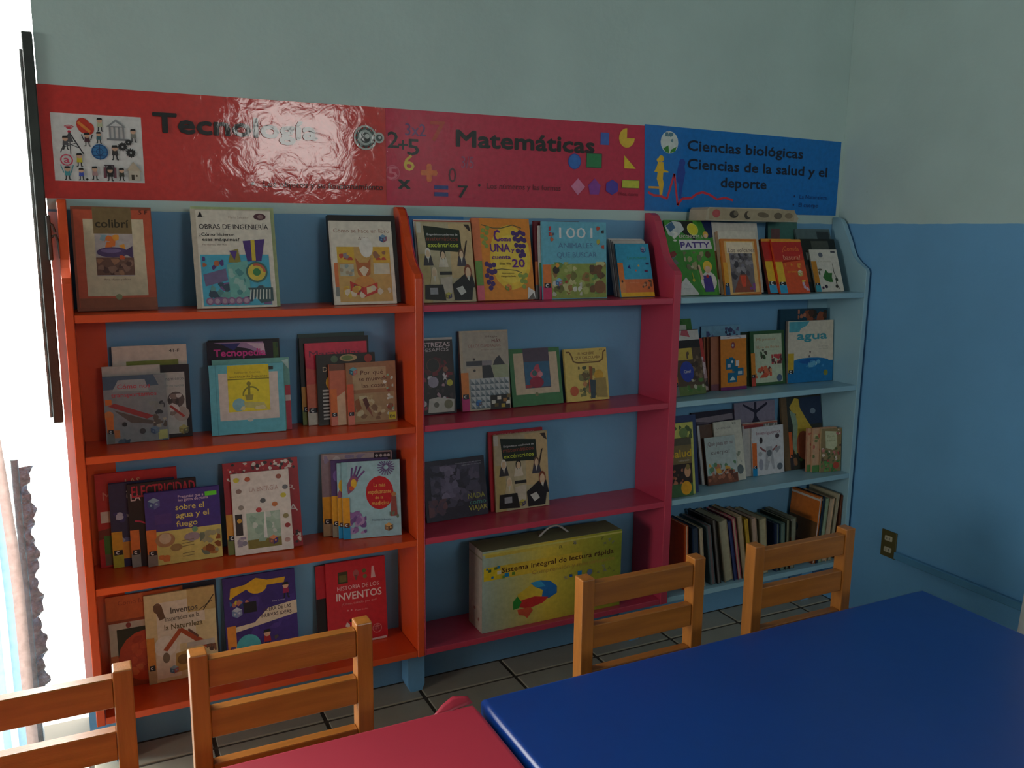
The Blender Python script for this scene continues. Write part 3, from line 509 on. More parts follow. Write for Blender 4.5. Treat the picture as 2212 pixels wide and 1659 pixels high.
# ---------------------------------------------------------------- books
BOOKS = {
 'colibri': (1, (0.0273, -0.0996, 1.1754), 0.0, 0.2094, 0.1739, 0.2467, 0.01),
 'obras': (1, (0.2899, -0.1096, 1.1749), 0.0, 0.2094, 0.1917, 0.2462, 0.008),
 'obras_b': (1, (0.2921, -0.099, 1.1749), 0.0, 0.2094, 0.2003, 0.2526, 0.008),
 'libro': (1, (0.6308, -0.1096, 1.1749), 0.0, 0.2094, 0.1701, 0.2224, 0.008),
 'libro_b': (1, (0.6315, -0.0985, 1.1774), 0.0, 0.2094, 0.1848, 0.2351, 0.02),
 'mate': (1, (0.869, -0.1196, 1.1749), 0.0, 0.2094, 0.1626, 0.2241, 0.008),
 'mate_b': (1, (0.8668, -0.1091, 1.1745), 0.0, 0.2094, 0.1686, 0.2304, 0.006),
 'mate_c': (1, (0.8572, -0.1003, 1.1754), 0.0, 0.2094, 0.1628, 0.2392, 0.01),
 'come': (1, (1.0381, -0.1144, 1.1763), 0.0, 0.2145, 0.1826, 0.2355, 0.014),
 'mil': (1, (1.2475, -0.1149, 1.174), 0.0, 0.0881, 0.2197, 0.2268, 0.008),
 'mil_b': (1, (1.242, -0.1045, 1.174), 0.0, 0.0881, 0.1551, 0.2144, 0.008),
 'mil_c': (1, (1.2334, -0.094, 1.1743), 0.0, 0.0881, 0.1509, 0.2281, 0.012),
 'num': (1, (1.5229, -0.1095, 1.175), 0.0, 0.2905, 0.1242, 0.1688, 0.006),
 'num_b': (1, (1.5229, -0.1008, 1.1747), 0.0, 0.2905, 0.1194, 0.1766, 0.005),
 'num_c': (1, (1.5217, -0.0931, 1.1747), 0.0, 0.2905, 0.1213, 0.1809, 0.005),
 'num_d': (1, (1.5202, -0.0853, 1.175), 0.0, 0.2905, 0.1248, 0.1827, 0.006),
 'num_e': (1, (1.5209, -0.0765, 1.175), 0.0, 0.2905, 0.1268, 0.1841, 0.006),
 'patty': (1, (1.7073, -0.1194, 1.1753), 0.0, 0.261, 0.1876, 0.2443, 0.008),
 'volc': (1, (1.9047, -0.1395, 1.1752), 0.0, 0.2378, 0.15, 0.184, 0.008),
 'volc_b': (1, (1.9046, -0.1285, 1.1766), 0.0, 0.2378, 0.1577, 0.2081, 0.014),
 'volc_c': (1, (1.8907, -0.1113, 1.178), 0.0, 0.2378, 0.1979, 0.2353, 0.02),
 'volc_d': (1, (2.179, -0.0399, 1.1743), 0.0, 0.1222, 0.1327, 0.2413, 0.008),
 'basura': (1, (2.1295, -0.1491, 1.1757), 0.0, 0.3491, 0.1314, 0.1899, 0.007),
 'basura_b': (1, (2.0936, -0.1385, 1.1774), 0.0, 0.3491, 0.1348, 0.1891, 0.012),
 'planta': (1, (2.3206, -0.1193, 1.1753), 0.0, 0.3451, 0.131, 0.153, 0.006),
 'planta_b': (1, (2.2963, -0.1099, 1.1767), 0.0, 0.3451, 0.1629, 0.1902, 0.01),
 'planta_c': (1, (2.296, -0.0969, 1.176), 0.0, 0.3451, 0.163, 0.2272, 0.008),
 'transp': (2, (0.0682, -0.0596, 0.8436), -0.0199, 0.0524, 0.143, 0.1666, 0.006),
 'transp_c': (2, (0.0684, -0.0512, 0.8436), -0.0199, 0.0524, 0.1317, 0.1897, 0.006),
 'transp_b': (2, (0.1227, -0.0438, 0.8437), -0.0199, 0.0524, 0.1461, 0.1853, 0.008),
 'transp_d': (2, (0.0934, -0.0328, 0.8437), -0.0199, 0.0524, 0.1732, 0.2354, 0.008),
 'teal': (2, (0.313, -0.0724, 0.8444), -0.0737, 0.096, 0.1849, 0.1804, 0.012),
 'teal_b': (2, (0.3231, -0.0586, 0.8439), -0.0737, 0.096, 0.1936, 0.1923, 0.006),
 'tecno': (2, (0.3144, -0.0495, 0.8444), -0.0737, 0.096, 0.1644, 0.2374, 0.012),
 'tecno_b': (2, (0.3207, -0.0355, 0.8442), -0.0737, 0.096, 0.1777, 0.2403, 0.01),
 'porque': (2, (0.6654, -0.0884, 0.8438), 0.0, 0.0873, 0.1397, 0.1699, 0.006),
 'porque_b': (2, (0.6216, -0.0799, 0.8445), 0.0, 0.0873, 0.136, 0.1663, 0.014),
 'girasol': (2, (0.5916, -0.0634, 0.8443), 0.0, 0.0873, 0.1635, 0.192, 0.012),
 'rojo': (2, (0.5658, -0.049, 0.844), 0.0, 0.0873, 0.1716, 0.2231, 0.008),
 'negro': (2, (0.5534, -0.0386, 0.8438), 0.0, 0.0873, 0.192, 0.237, 0.006),
 'verde': (2, (0.5527, -0.0301, 0.8438), 0.0, 0.0873, 0.185, 0.2468, 0.006),
 'destr': (2, (0.8657, -0.0498, 0.8447), 0.0, 0.1745, 0.1349, 0.222, 0.008),
 'cuad': (2, (1.0187, -0.0497, 0.8452), -0.0386, 0.1396, 0.1559, 0.2367, 0.014),
 'green': (2, (1.1856, -0.0496, 0.8451), 0.0, 0.2249, 0.1751, 0.1761, 0.008),
 'hombre': (2, (1.3741, -0.0496, 0.8451), 0.0, 0.1868, 0.1552, 0.1659, 0.01),
 'mono': (2, (1.7468, -0.1102, 0.8453), 0.117, 0.2532, 0.1362, 0.2173, 0.008),
 'mono_b': (2, (1.7748, -0.0961, 0.8453), 0.117, 0.2532, 0.1316, 0.183, 0.008),
 'mono_c': (2, (1.7464, -0.0886, 0.8453), 0.117, 0.2532, 0.1285, 0.2508, 0.008),
 'puzzle': (2, (1.9593, -0.0759, 0.8441), 0.0, 0.0987, 0.1121, 0.1861, 0.008),
 'puzzle_b': (2, (1.926, -0.0655, 0.8443), 0.0, 0.0987, 0.1135, 0.1825, 0.01),
 'puzzle_c': (2, (1.9223, -0.053, 0.8443), 0.0, 0.0987, 0.1137, 0.1812, 0.01),
 'puzzle_d': (2, (1.9166, -0.0405, 0.8441), 0.0, 0.0987, 0.1137, 0.1803, 0.008),
 'flor_azul': (2, (1.9155, -0.0301, 0.8439), 0.0, 0.0987, 0.1692, 0.2156, 0.006),
 'flores': (2, (2.1171, -0.0498, 0.8444), 0.0, 0.1389, 0.1561, 0.1926, 0.008),
 'flores_b': (2, (2.0871, -0.0393, 0.8447), 0.0, 0.1389, 0.1586, 0.1893, 0.01),
 'agua': (2, (2.2792, -0.0527, 0.8444), -0.0534, 0.0771, 0.2073, 0.2219, 0.014),
 'agua_b': (2, (2.2589, -0.0352, 0.8442), -0.0534, 0.0771, 0.2154, 0.2638, 0.012),
 'fuego': (3, (0.1429, -0.0756, 0.5189), 0.0, 0.0436, 0.181, 0.1911, 0.01),
 'elec': (3, (0.1062, -0.0632, 0.519), 0.0, 0.0436, 0.1632, 0.2154, 0.012),
 'azul': (3, (0.0637, -0.0488, 0.519), 0.0, 0.0436, 0.1545, 0.2175, 0.012),
 'las': (3, (0.0346, -0.0343, 0.5189), 0.0, 0.0436, 0.1919, 0.2414, 0.01),
 'energia': (3, (0.3543, -0.0938, 0.5205), -0.0313, 0.2094, 0.1502, 0.215, 0.01),
 'dados': (3, (0.3375, -0.0806, 0.5205), -0.0313, 0.2094, 0.1952, 0.2415, 0.01),
 'medic': (3, (0.6448, -0.086, 0.5193), -0.187, 0.1222, 0.1619, 0.2153, 0.007),
 'medic_b': (3, (0.6348, -0.0745, 0.5194), -0.187, 0.1222, 0.1555, 0.2117, 0.008),
 'medic_c': (3, (0.6216, -0.0612, 0.5199), -0.187, 0.1222, 0.1594, 0.2168, 0.012),
 'medic_d': (3, (0.5995, -0.0423, 0.5199), -0.187, 0.1222, 0.198, 0.232, 0.012),
 'humo': (3, (0.9031, -0.0574, 0.5201), 0.0381, 0.2094, 0.2028, 0.1789, 0.008),
 'mate2': (3, (1.1308, -0.0499, 0.5193), 0.0, 0.113, 0.186, 0.2384, 0.008),
 'mate2_b': (3, (1.1189, -0.0394, 0.5193), 0.0, 0.113, 0.188, 0.2468, 0.008),
 'salud': (3, (1.7125, -0.1533, 0.5197), -0.0119, 0.153, 0.0891, 0.1913, 0.008),
 'monos_b': (3, (1.7104, -0.1428, 0.5194), -0.0119, 0.153, 0.1089, 0.2394, 0.006),
 'azul_b': (3, (1.7251, -0.1345, 0.5197), -0.0119, 0.153, 0.1133, 0.2605, 0.008),
 'cuerpo': (3, (1.9134, -0.0932, 0.5198), 0.013, 0.2252, 0.1333, 0.1633, 0.006),
 'cuerpo_b': (3, (1.9651, -0.084, 0.5198), 0.013, 0.2252, 0.124, 0.211, 0.006),
 'cuerpo_c': (3, (1.9007, -0.0761, 0.5202), 0.013, 0.2252, 0.1236, 0.2033, 0.008),
 'scrib': (3, (1.8903, -0.0656, 0.5198), 0.013, 0.2252, 0.1873, 0.2469, 0.006),
 'sigamos': (3, (2.1349, -0.0656, 0.5192), 0.0023, 0.1332, 0.1467, 0.1742, 0.006),
 'sigamos_b': (3, (2.0995, -0.0572, 0.5198), 0.0023, 0.1332, 0.1633, 0.1895, 0.01),
 'arbol': (3, (2.0767, -0.0448, 0.5192), 0.0023, 0.1332, 0.1875, 0.2623, 0.006),
 'jardin': (3, (2.398, -0.1234, 0.5189), -0.1329, 0.0698, 0.0889, 0.1598, 0.006),
 'jardin_b': (3, (2.371, -0.1112, 0.5191), -0.1329, 0.0698, 0.1028, 0.1614, 0.01),
 'jardin_c': (3, (2.3583, -0.097, 0.5191), -0.1329, 0.0698, 0.1049, 0.1595, 0.01),
 'oso': (3, (2.2914, -0.0597, 0.5199), 0.0, 0.1869, 0.1956, 0.2676, 0.008),
 'natur': (4, (0.1273, -0.0502, 0.1849), 0.0, 0.0785, 0.1757, 0.2398, 0.008),
 'naranja': (4, (0.0379, -0.0397, 0.1849), 0.0, 0.0785, 0.1778, 0.2472, 0.007),
 'azul_c': (4, (0.1522, -0.0303, 0.1848), 0.0, 0.0785, 0.1576, 0.2465, 0.006),
 'era': (4, (0.3261, -0.0498, 0.1858), 0.0, 0.1484, 0.1946, 0.2463, 0.01),
 'hist': (4, (0.6043, -0.0499, 0.1851), -0.0223, 0.096, 0.175, 0.2463, 0.008),
 'hist_b': (4, (0.5777, -0.0388, 0.1855), -0.0223, 0.096, 0.1895, 0.2394, 0.012),
}
GRP = {1: 'on the top shelf', 2: 'on the second shelf', 3: 'on the third shelf', 4: 'on the bottom shelf'}
def book_at(bl, yaw, lean, w, h, t, base, art, label, group, name='book', spine=None, thick_board=.0012):
    e1 = Vector((math.cos(yaw), math.sin(yaw), 0)); bk = Vector((-math.sin(yaw), math.cos(yaw), 0))
    e2 = Vector((0, 0, math.cos(lean)))+bk*math.sin(lean); n = e1.cross(e2)
    root = empty(name, (0, 0, 0), 0, label, 'book', group)
    root.matrix_world = Matrix(((e1.x, e2.x, n.x, bl[0]), (e1.y, e2.y, n.y, bl[1]), (e1.z, e2.z, n.z, bl[2]), (0, 0, 0, 1)))
    c = thick_board; b = MB(); b.box(0, w, 0, h, -c, 0); b.box(0, w, 0, h, -t, -t+c); b.box(0, c, 0, h, -t+c, -c)
    me = b.mesh('cover'); cols = [base]*12+[spine or base]*6; colmesh(me, cols); link('cover', me, M_COVER, root)
    MB().box(c, w-.002, .002, h-.002, -t+c, -c).obj('page_block', M_PAPER, root)
    if art: link('front_print', art.mesh(), M_PRINT, root)
    return root
W_, K_ = (235, 228, 212), (24, 22, 26)
CREAM = (222, 205, 172); OS = (235, 130, 60); YS = (235, 165, 45); GS = (130, 132, 128)
def a_colibri(A):
    A.r(3, 3, 99, 97, (205, 92, 62)).r(4, 3, 99, 12, (160, 88, 60)).r(14, 14, 89, 88, CREAM).r(26, 74, 74, 99.5, (135, 112, 74)).t('colibrí', 29, 70, 80, 8, (62, 52, 30), 2.4)
    A.r(27, 33, 74, 74, (190, 178, 175)).blobs(28, 58, 73, 73, 8, [(230, 120, 50), (235, 160, 60), (190, 180, 180), (140, 170, 180)], 4, 9).r(27, 34, 74, 51, (120, 84, 70)).blobs(28, 34, 73, 50, 16, [(150, 112, 95), (95, 62, 55), (170, 120, 90)], 3, 6)
    A.e(48, 56, 20, (88, 66, 110), 5).e(46, 57.5, 13, (125, 105, 150), 2).p([(60, 56), (73, 62), (73, 50)], (80, 60, 100)).blobs(56, 49, 70, 53, 3, [(220, 90, 40)], 3, 5).t('Arte, objetos y oficios', 35, 68, 29, 1.8, (120, 90, 80), .3).e(52, 13, 4, (150, 150, 110)).t('5 F', 84, 95, 93, 4, (70, 40, 35), .5)
def a_obras(A):
    A.r(6, 0, 100, 99, W_).t('Mario Salvador', 46, 72, 91, 2.2, (170, 150, 130), .2).p([(8, 92), (12, 98), (14, 92.5), (18, 92)], K_).e(86, 93, 8, (90, 50, 60), 3.5).e(87, 93, 4, (150, 120, 120), 2.2).t('OBRAS DE INGENIERÍA', 9, 96, 80, 5.2, (60, 50, 52), .9).t('¿Cómo hicieron', 9, 52, 73, 3.2, (40, 34, 34), 2.4).t('esas máquinas?', 12, 58, 68, 3.2, (40, 34, 34), 2.4).t('Fernando del Río', 12, 42, 63.5, 1.6, (150, 130, 120), .2)
    A.r(8, 2, 94, 54, (80, 185, 215)).blobs(9, 3, 93, 26, 26, [(90, 150, 150), (130, 95, 150), (110, 170, 165), (60, 80, 100)], 4, 9).p([(62, 68), (90, 70), (84, 47), (66, 47)], (82, 52, 130)).r(72, 48, 77, 69, (225, 200, 60)).p([(42, 46), (58, 46), (55, 60), (46, 58)], (150, 140, 60)).p([(44, 58), (50, 48), (54, 58)], (90, 60, 140)).p([(10, 34), (38, 40), (40, 28), (12, 22)], (120, 110, 150)).blobs(10, 38, 36, 52, 6, [(90, 60, 130), (190, 110, 70), (200, 200, 190)], 3, 5)
    A.p([(40, 44), (66, 48), (68, 12), (42, 8)], (120, 190, 180)).blobs(42, 10, 62, 44, 8, [(80, 150, 150), (160, 205, 195)], 3, 7).e(77, 36, 14, (70, 120, 110)).e(77, 36, 11.5, (225, 205, 80)).ring(77, 36, 11.5, 3, (205, 100, 70), 0, 2).e(77, 36, 5, (60, 140, 80)).p([(64, 20), (96, 20), (96, 6), (80, 4)], (60, 90, 95))
    for i in range(7): A.line([(68+i*4, 18), (66+i*4.2, 8)], 1.6, (220, 225, 215))
    for i in range(6): A.e(16+i*9, 7, 5, (150, 110, 150)); A.e(16+i*9, 7, 3, (190, 160, 180))
def a_libro(A):
    A.r(2, 0, 100, 99, W_).t('Cómo se hace un libro', 6, 96, 86, 5, (175, 140, 120), .8).t('Aliki', 44, 60, 77, 4, (150, 130, 125), .5).cube(85, 79, 7, (120, 160, 190), (60, 90, 140), (150, 90, 110)).r(3, 21, 15, 50, (225, 120, 60)).r(3, 10, 15, 21, GS)
    A.r(9, 3, 94, 69, (215, 170, 95)).r(9, 50, 36, 69, (230, 185, 60)).r(66, 50, 94, 69, (230, 180, 60)).blobs(12, 53, 34, 62, 5, [(200, 70, 50), (150, 140, 140)], 3, 6).blobs(66, 53, 92, 64, 5, [(200, 70, 50), (160, 110, 80)], 3, 6).r(12, 34, 34, 48, (200, 195, 170)).r(66, 36, 92, 49, (225, 215, 190)).blobs(12, 34, 34, 48, 6, [(180, 160, 130), (150, 165, 160)], 3, 5).e(56, 68, 11, (240, 235, 225), 12)
    A.p([(37, 56), (43, 50), (57, 50), (62, 56), (60, 36), (50, 30), (40, 36)], (190, 105, 50)).p([(42, 42), (50, 46), (58, 42), (50, 32)], (240, 220, 190)).e(50, 26, 16, (225, 150, 70), 8).p([(26, 28), (48, 20), (48, 8), (27, 15)], (200, 45, 35)).p([(48, 20), (70, 26), (70, 14), (48, 8)], (215, 55, 40)).p([(32, 24), (42, 19.5), (42, 14), (32, 18)], (90, 80, 70)).p([(52, 20), (65, 23), (65, 16), (52, 12)], (235, 215, 160)).blobs(12, 4, 92, 22, 12, [(230, 190, 60), (220, 160, 60), (235, 215, 190)], 4, 7)
def a_mate(A):
    T1, T2 = (212, 186, 138), (196, 184, 150)
    A.r(2, 0, 100, 98, T2).r(58, 30, 100, 98, T1).r(2, 0, 20, 60, (200, 180, 120)).r(0, 86, 8, 99, (205, 205, 190)).p([(12, 95), (78, 90), (80, 62), (16, 65)], (34, 44, 28)).t('Enigmáticos cuadernos de', 18, 74, 83, 2.6, (225, 225, 225), .8).t('matemáticos', 17, 74, 76.5, 5.5, (150, 70, 50), 1.5).t('excéntricos', 18, 74, 68.5, 5.5, (205, 220, 70), 1.6).p([(88, 76), (91, 77), (84, 55), (81, 55)], (60, 40, 30)).p([(86, 97), (96, 97), (99, 88), (94, 90)], (60, 45, 40))
    def man(x, y, s, hair, coat=(38, 34, 40), skin=(230, 200, 165)):
        A.p([(x-s, y-s*1.7), (x+s, y-s*1.7), (x+s*.6, y-s*.3), (x-s*.6, y-s*.3)], coat).e(x, y, s*.55, hair, s*.75).e(x, y-s*.12, s*.4, skin, s*.55).p([(x-s*.2, y-s*.5), (x+s*.25, y-s*.5), (x, y-s*1.4)], (225, 220, 205))
    man(17, 61, 9, (238, 232, 222), (60, 56, 62)); man(44, 59, 9, (40, 34, 32), (225, 215, 195)); man(78, 60, 9, (110, 80, 60), (70, 66, 80)); man(88, 38, 12, (140, 70, 45)); man(26, 37, 9, (235, 215, 180), (215, 200, 160))
    A.r(36, 34, 58, 38, (40, 38, 40)).p([(36, 30), (58, 32), (56, 12), (38, 10)], (210, 200, 180)).p([(8, 22), (40, 22), (44, 2), (6, 4)], (36, 32, 30)).r(16, 10, 30, 18, (170, 170, 175)).p([(58, 22), (80, 34), (96, 20), (92, 2), (60, 2)], (34, 30, 34)).p([(64, 17), (76, 20), (82, 12), (72, 8)], (215, 215, 210)).cube(49, 8, 6.5, (205, 195, 90), (150, 140, 70), (70, 60, 110))
def a_come(A):
    A.r(0, 0, 100, 100, (240, 150, 55)).r(0, 0, 13, 100, (232, 130, 85)).e(62, 52, 36, (248, 205, 70), 40).e(62, 50, 30, (250, 218, 85), 30)
    G, Pn, V = (150, 170, 80), (78, 48, 120), (108, 42, 140)
    A.line([(16, 92), (35, 88), (50, 88), (70, 92), (85, 88)], 1.6, (110, 100, 60)); A.line([(24, 36), (45, 38), (70, 36), (80, 33)], 1.4, (110, 100, 60))
    for x, y in ((18, 85), (24, 82), (16, 78), (22, 75), (18, 70), (26, 88), (22, 66)): A.e(x, y, 3.6, G).same()
    A.k += 1
    for x, y in ((70, 82), (76, 80), (82, 83), (88, 81), (72, 75), (78, 73), (84, 75), (89, 73), (74, 67), (81, 66), (87, 66), (76, 60), (84, 59), (80, 54), (86, 55), (20, 44), (26, 42), (32, 43), (22, 36), (28, 34), (19, 30), (26, 27), (21, 22), (28, 20), (33, 35), (24, 15)): A.e(x, y, 4, Pn).same()
    A.k += 1
    for x, y in ((76, 30), (82, 28), (87, 30), (79, 23), (85, 22), (82, 16)): A.e(x, y, 3.6, G).same()
    A.k += 1
    A.t('C', 36, 46, 72, 14, V, 3).t('ome', 47, 65, 72, 6, V, 3).t('UNA', 28, 62, 59, 10, V, 3).t('y', 64, 70, 59, 5, V, 2).t('cuenta', 30, 62, 50, 5.5, V, 2.6).t('20', 64, 86, 40, 10, V, 3).t('Elisa Vila', 42, 62, 43, 3, (70, 50, 30), 1).t('ilustraciones', 45, 66, 32, 1.5, (110, 70, 40), .4).t('Margarita Sada', 43, 68, 28, 2, (110, 70, 40), .8)
    A.r(0, 18, 12, 48, (120, 160, 80)).r(0, 0, 12, 18, (235, 110, 130)).cube(54, 15, 6, (225, 140, 70), (120, 150, 70), (215, 110, 50)).p([(86, 0), (100, 0), (100, 10), (89, 15)], (230, 225, 220)).p([(86, 0), (100, 0), (97, 8)], (110, 105, 100))
def a_mil(A):
    A.r(0, 0, 100, 99, (110, 190, 215)).sticker(OS, (215, 60, 110), 45).t('1001', 26, 78, 79, 14, (235, 238, 238), .2).t('ANIMALES', 24, 78, 66, 7, (90, 135, 175), .6).t('QUE BUSCAR', 22, 84, 54, 7, (90, 135, 175), .6).r(13, 1, 99, 46, (150, 165, 80)).blobs(14, 6, 98, 48, 44, [(150, 170, 80), (110, 150, 80), (180, 185, 110), (120, 120, 60), (160, 120, 70), (205, 200, 140)], 3, 9).blobs(14, 4, 60, 24, 10, [(225, 225, 210), (190, 70, 60), (80, 70, 60), (200, 200, 180)], 2, 5)
    A.blobs(72, 8, 98, 44, 10, [(120, 85, 55), (95, 75, 50)], 4, 8).e(88, 15, 9, (140, 95, 60)); A.blobs(10, 55, 20, 97, 5, [(200, 110, 70), (190, 60, 70), (80, 90, 120)], 2, 4).blobs(84, 60, 96, 97, 5, [(190, 190, 80), (200, 90, 70), (60, 60, 70)], 2, 4).e(20, 38, 5, (60, 50, 40)).e(22, 44, 3, (230, 160, 60)).cube(24, 22, 6, (140, 190, 220), (80, 120, 170), (190, 120, 120))
def a_num(A):
    A.r(0, 33, 100, 100, (60, 175, 215)).r(0, 8, 100, 33, (230, 125, 75)).r(0, 0, 100, 8, (245, 190, 50)).r(0, 28, 16, 64, OS).r(0, 8, 16, 28, (235, 150, 90)).e(8, 29, 3, (70, 60, 60)).t('Los números', 32, 88, 70, 6, (60, 165, 120), .8).cube(82, 88, 9, (160, 170, 200), (90, 70, 120), (50, 110, 170)).blobs(62, 12, 96, 31, 8, [(130, 90, 70), (210, 150, 110), (110, 90, 70)], 4, 8).r(84, 60, 94, 64, (40, 50, 100)).r(78, 46, 88, 50, (110, 40, 90)).p([(28, 54), (34, 60), (38, 52)], (40, 60, 140)).e(62, 58, 3, (215, 190, 110)).e(52, 49, 2.5, (215, 110, 90)).t('de la vida diaria', 30, 58, 25, 3, (245, 170, 130), .3)
def a_patty(A):
    A.r(0, 0, 100, 100, (70, 150, 60)).p([(36, 100), (68, 100), (96, 0), (66, 0)], (80, 165, 62)).p([(10, 99), (60, 99), (62, 72), (48, 78), (30, 86)], (30, 40, 34)).p([(78, 100), (100, 100), (100, 78), (90, 76)], (28, 44, 92)).p([(0, 92), (18, 99), (34, 97), (40, 88), (20, 76), (6, 80)], (205, 215, 215)).p([(2, 92), (16, 98), (22, 90), (10, 84)], (70, 110, 150)).e(58, 88, 12, (235, 235, 130), 8, a=-.5).e(58, 88, 11, (232, 222, 60), 7, a=-.5)
    A.t('?', 14, 26, 72, 13, (235, 235, 225), 2).t('RECONOCES A', 28, 78, 76, 4.5, (225, 215, 205), 1.6).p([(26, 74), (92, 74), (96, 62), (28, 60)], (225, 222, 225)).t('PATTY', 29, 90, 63, 8, (80, 60, 140), 3.4).e(84, 81, 6, (235, 190, 80)).e(84, 79, 4, (235, 190, 160)).blobs(32, 34, 76, 58, 16, [(170, 165, 120), (90, 85, 60), (120, 125, 90), (200, 195, 160)], 3, 8).blobs(0, 30, 22, 60, 10, [(150, 60, 60), (90, 110, 90), (120, 130, 130), (50, 70, 50)], 3, 8).e(84, 54, 6, (95, 75, 45)).e(10, 12, 10, (40, 48, 46)).p([(4, 4), (32, 24), (56, 2), (54, 0), (4, 0)], (225, 225, 222)).t('¿Sabes?', 24, 40, 8, 2, (150, 150, 160), .3)
    A.e(80, 18, 17, (235, 232, 225)).p([(68, 26), (86, 26), (90, 4), (70, 4)], (78, 60, 150)).e(80, 38, 10, (240, 200, 70)).e(80, 34, 6.5, (235, 195, 165)).p([(70, 22), (64, 40), (60, 40), (64, 20)], (235, 195, 165)).e(78, 25, 3, (200, 40, 50)).e(48, 20, 3, (200, 190, 60)).line([(48, 22), (46, 30)], 1.4, (200, 190, 60))
def a_volc(A):
    A.r(0, 0, 100, 98, (215, 130, 55)).p([(8, 96), (92, 96), (95, 4), (10, 0)], (235, 190, 120)).r(14, 74, 88, 94, (245, 225, 195)).t('Los volcanes', 18, 92, 76, 8, (150, 130, 115), 1).r(20, 4, 84, 74, (120, 112, 115)).blobs(20, 26, 84, 74, 34, [(150, 145, 150), (90, 84, 92), (125, 120, 135), (70, 66, 74)], 4, 9).p([(24, 4), (44, 36), (62, 36), (80, 4)], (150, 80, 60)).p([(44, 34), (60, 34), (58, 14), (48, 14)], (225, 80, 50)).blobs(64, 8, 84, 20, 4, [(140, 80, 150)], 4, 7).sticker((235, 170, 60), (40, 90, 140), 58, 0, 12)
def a_basura(A):
    A.r(0, 62, 100, 100, (200, 45, 40)).r(0, 0, 100, 62, (228, 90, 45)).p([(0, 62), (100, 62), (100, 74), (0, 54)], (215, 60, 42)).r(0, 95, 100, 100, (240, 160, 50)).sticker((235, 190, 50), (60, 165, 210), 58, 0, 24).t('¿Comida', 30, 88, 78, 9, (240, 120, 60), 1.5).t('basura?', 30, 88, 62, 9, (245, 160, 130), 1.8).blobs(30, 46, 88, 55, 6, [(240, 160, 60), (235, 130, 50)], 3, 7).t('¿qué comes?', 34, 66, 38, 4, (245, 180, 60), .6).cube(78, 36, 10, (230, 220, 190), (190, 190, 110), (215, 170, 90)).blobs(78, 4, 98, 24, 8, [(215, 80, 80), (235, 200, 80), (220, 190, 210)], 4, 7)
def a_planta(A):
    A.r(0, 0, 100, 100, W_).e(38, 87, 8, (110, 115, 125), 6).t('Las plantas', 26, 70, 70, 3.5, (190, 180, 150), .3).r(76, 92, 92, 97, (90, 90, 95)).sticker((225, 150, 40), (70, 175, 195), 72, 0, 18).p([(32, 34), (40, 44), (46, 52), (54, 44), (68, 44), (64, 34), (66, 22), (54, 22), (40, 26)], (60, 120, 50)).e(26, 52, 8, (120, 115, 95), 2.5).e(22, 44, 3, (120, 110, 80), 5).line([(76, 66), (74, 48), (80, 32), (76, 20), (84, 6)], 2, (70, 68, 50)).e(80, 28, 5, (60, 70, 50)).e(76, 12, 5, (75, 70, 60), 4).e(38, 12, 5, (60, 52, 66)).e(26, 9, 4, (100, 60, 90))
def a_transp(A):
    A.r(0, 0, 100, 100, (150, 155, 158)).p([(0, 80), (0, 100), (80, 100), (88, 84)], (88, 108, 130)).p([(14, 78), (24, 94), (66, 94), (72, 76)], (175, 178, 180)).t('Cómo nos', 22, 74, 81, 7, (205, 80, 90), 1.4).t('transportamos', 12, 84, 69, 6.5, (205, 80, 90), 1.4).r(2, 58, 12, 66, OS).p([(6, 56), (16, 60), (78, 38), (66, 34)], (175, 70, 70)).p([(14, 50), (62, 34), (80, 30), (74, 26), (40, 30)], (110, 100, 92)).e(6, 42, 8, (225, 140, 80)).blobs(66, 40, 96, 60, 10, [(70, 72, 78), (100, 104, 110), (150, 155, 150)], 3, 7).blobs(76, 20, 98, 40, 8, [(190, 180, 160), (110, 100, 90)], 3, 7).blobs(2, 0, 98, 10, 12, [(70, 90, 110), (90, 110, 130)], 4, 8).r(6, 8, 22, 20, (205, 130, 80)).sticker(OS, GS, 40, 2, 13).e(30, 28, 4, (60, 60, 60)).e(58, 16, 5, (90, 85, 85)).r(83, 2, 98, 16, (205, 205, 130)).cube(78, 16, 8, (130, 150, 170), (90, 110, 140), (120, 140, 160))
def a_transp_b(A):
    A.r(0, 0, 100, 100, (48, 38, 42)).r(8, 5, 92, 90, (205, 202, 195)).t('Entrenamiento', 44, 90, 79, 5, (120, 125, 130), .4).t('de una mascota', 60, 90, 70, 4, (130, 150, 150), .4).e(76, 52, 14, (110, 95, 90)).e(84, 32, 13, (190, 175, 165)).blobs(62, 26, 90, 60, 12, [(80, 70, 68), (150, 130, 120), (225, 215, 210)], 3, 7).line([(66, 44), (88, 28)], 4, (190, 70, 60)).cube(86, 10, 9, (205, 190, 120), (170, 150, 90), (120, 115, 90))
def a_white(A): A.r(0, 0, 100, 100, (200, 195, 186))
def a_transp_d(A): A.r(0, 0, 100, 100, (226, 216, 200)).r(18, 74, 88, 84, (140, 150, 60)).r(18, 71, 88, 75, (90, 60, 100)).t('41-F', 76, 90, 92, 3.5, (60, 50, 50), 1)
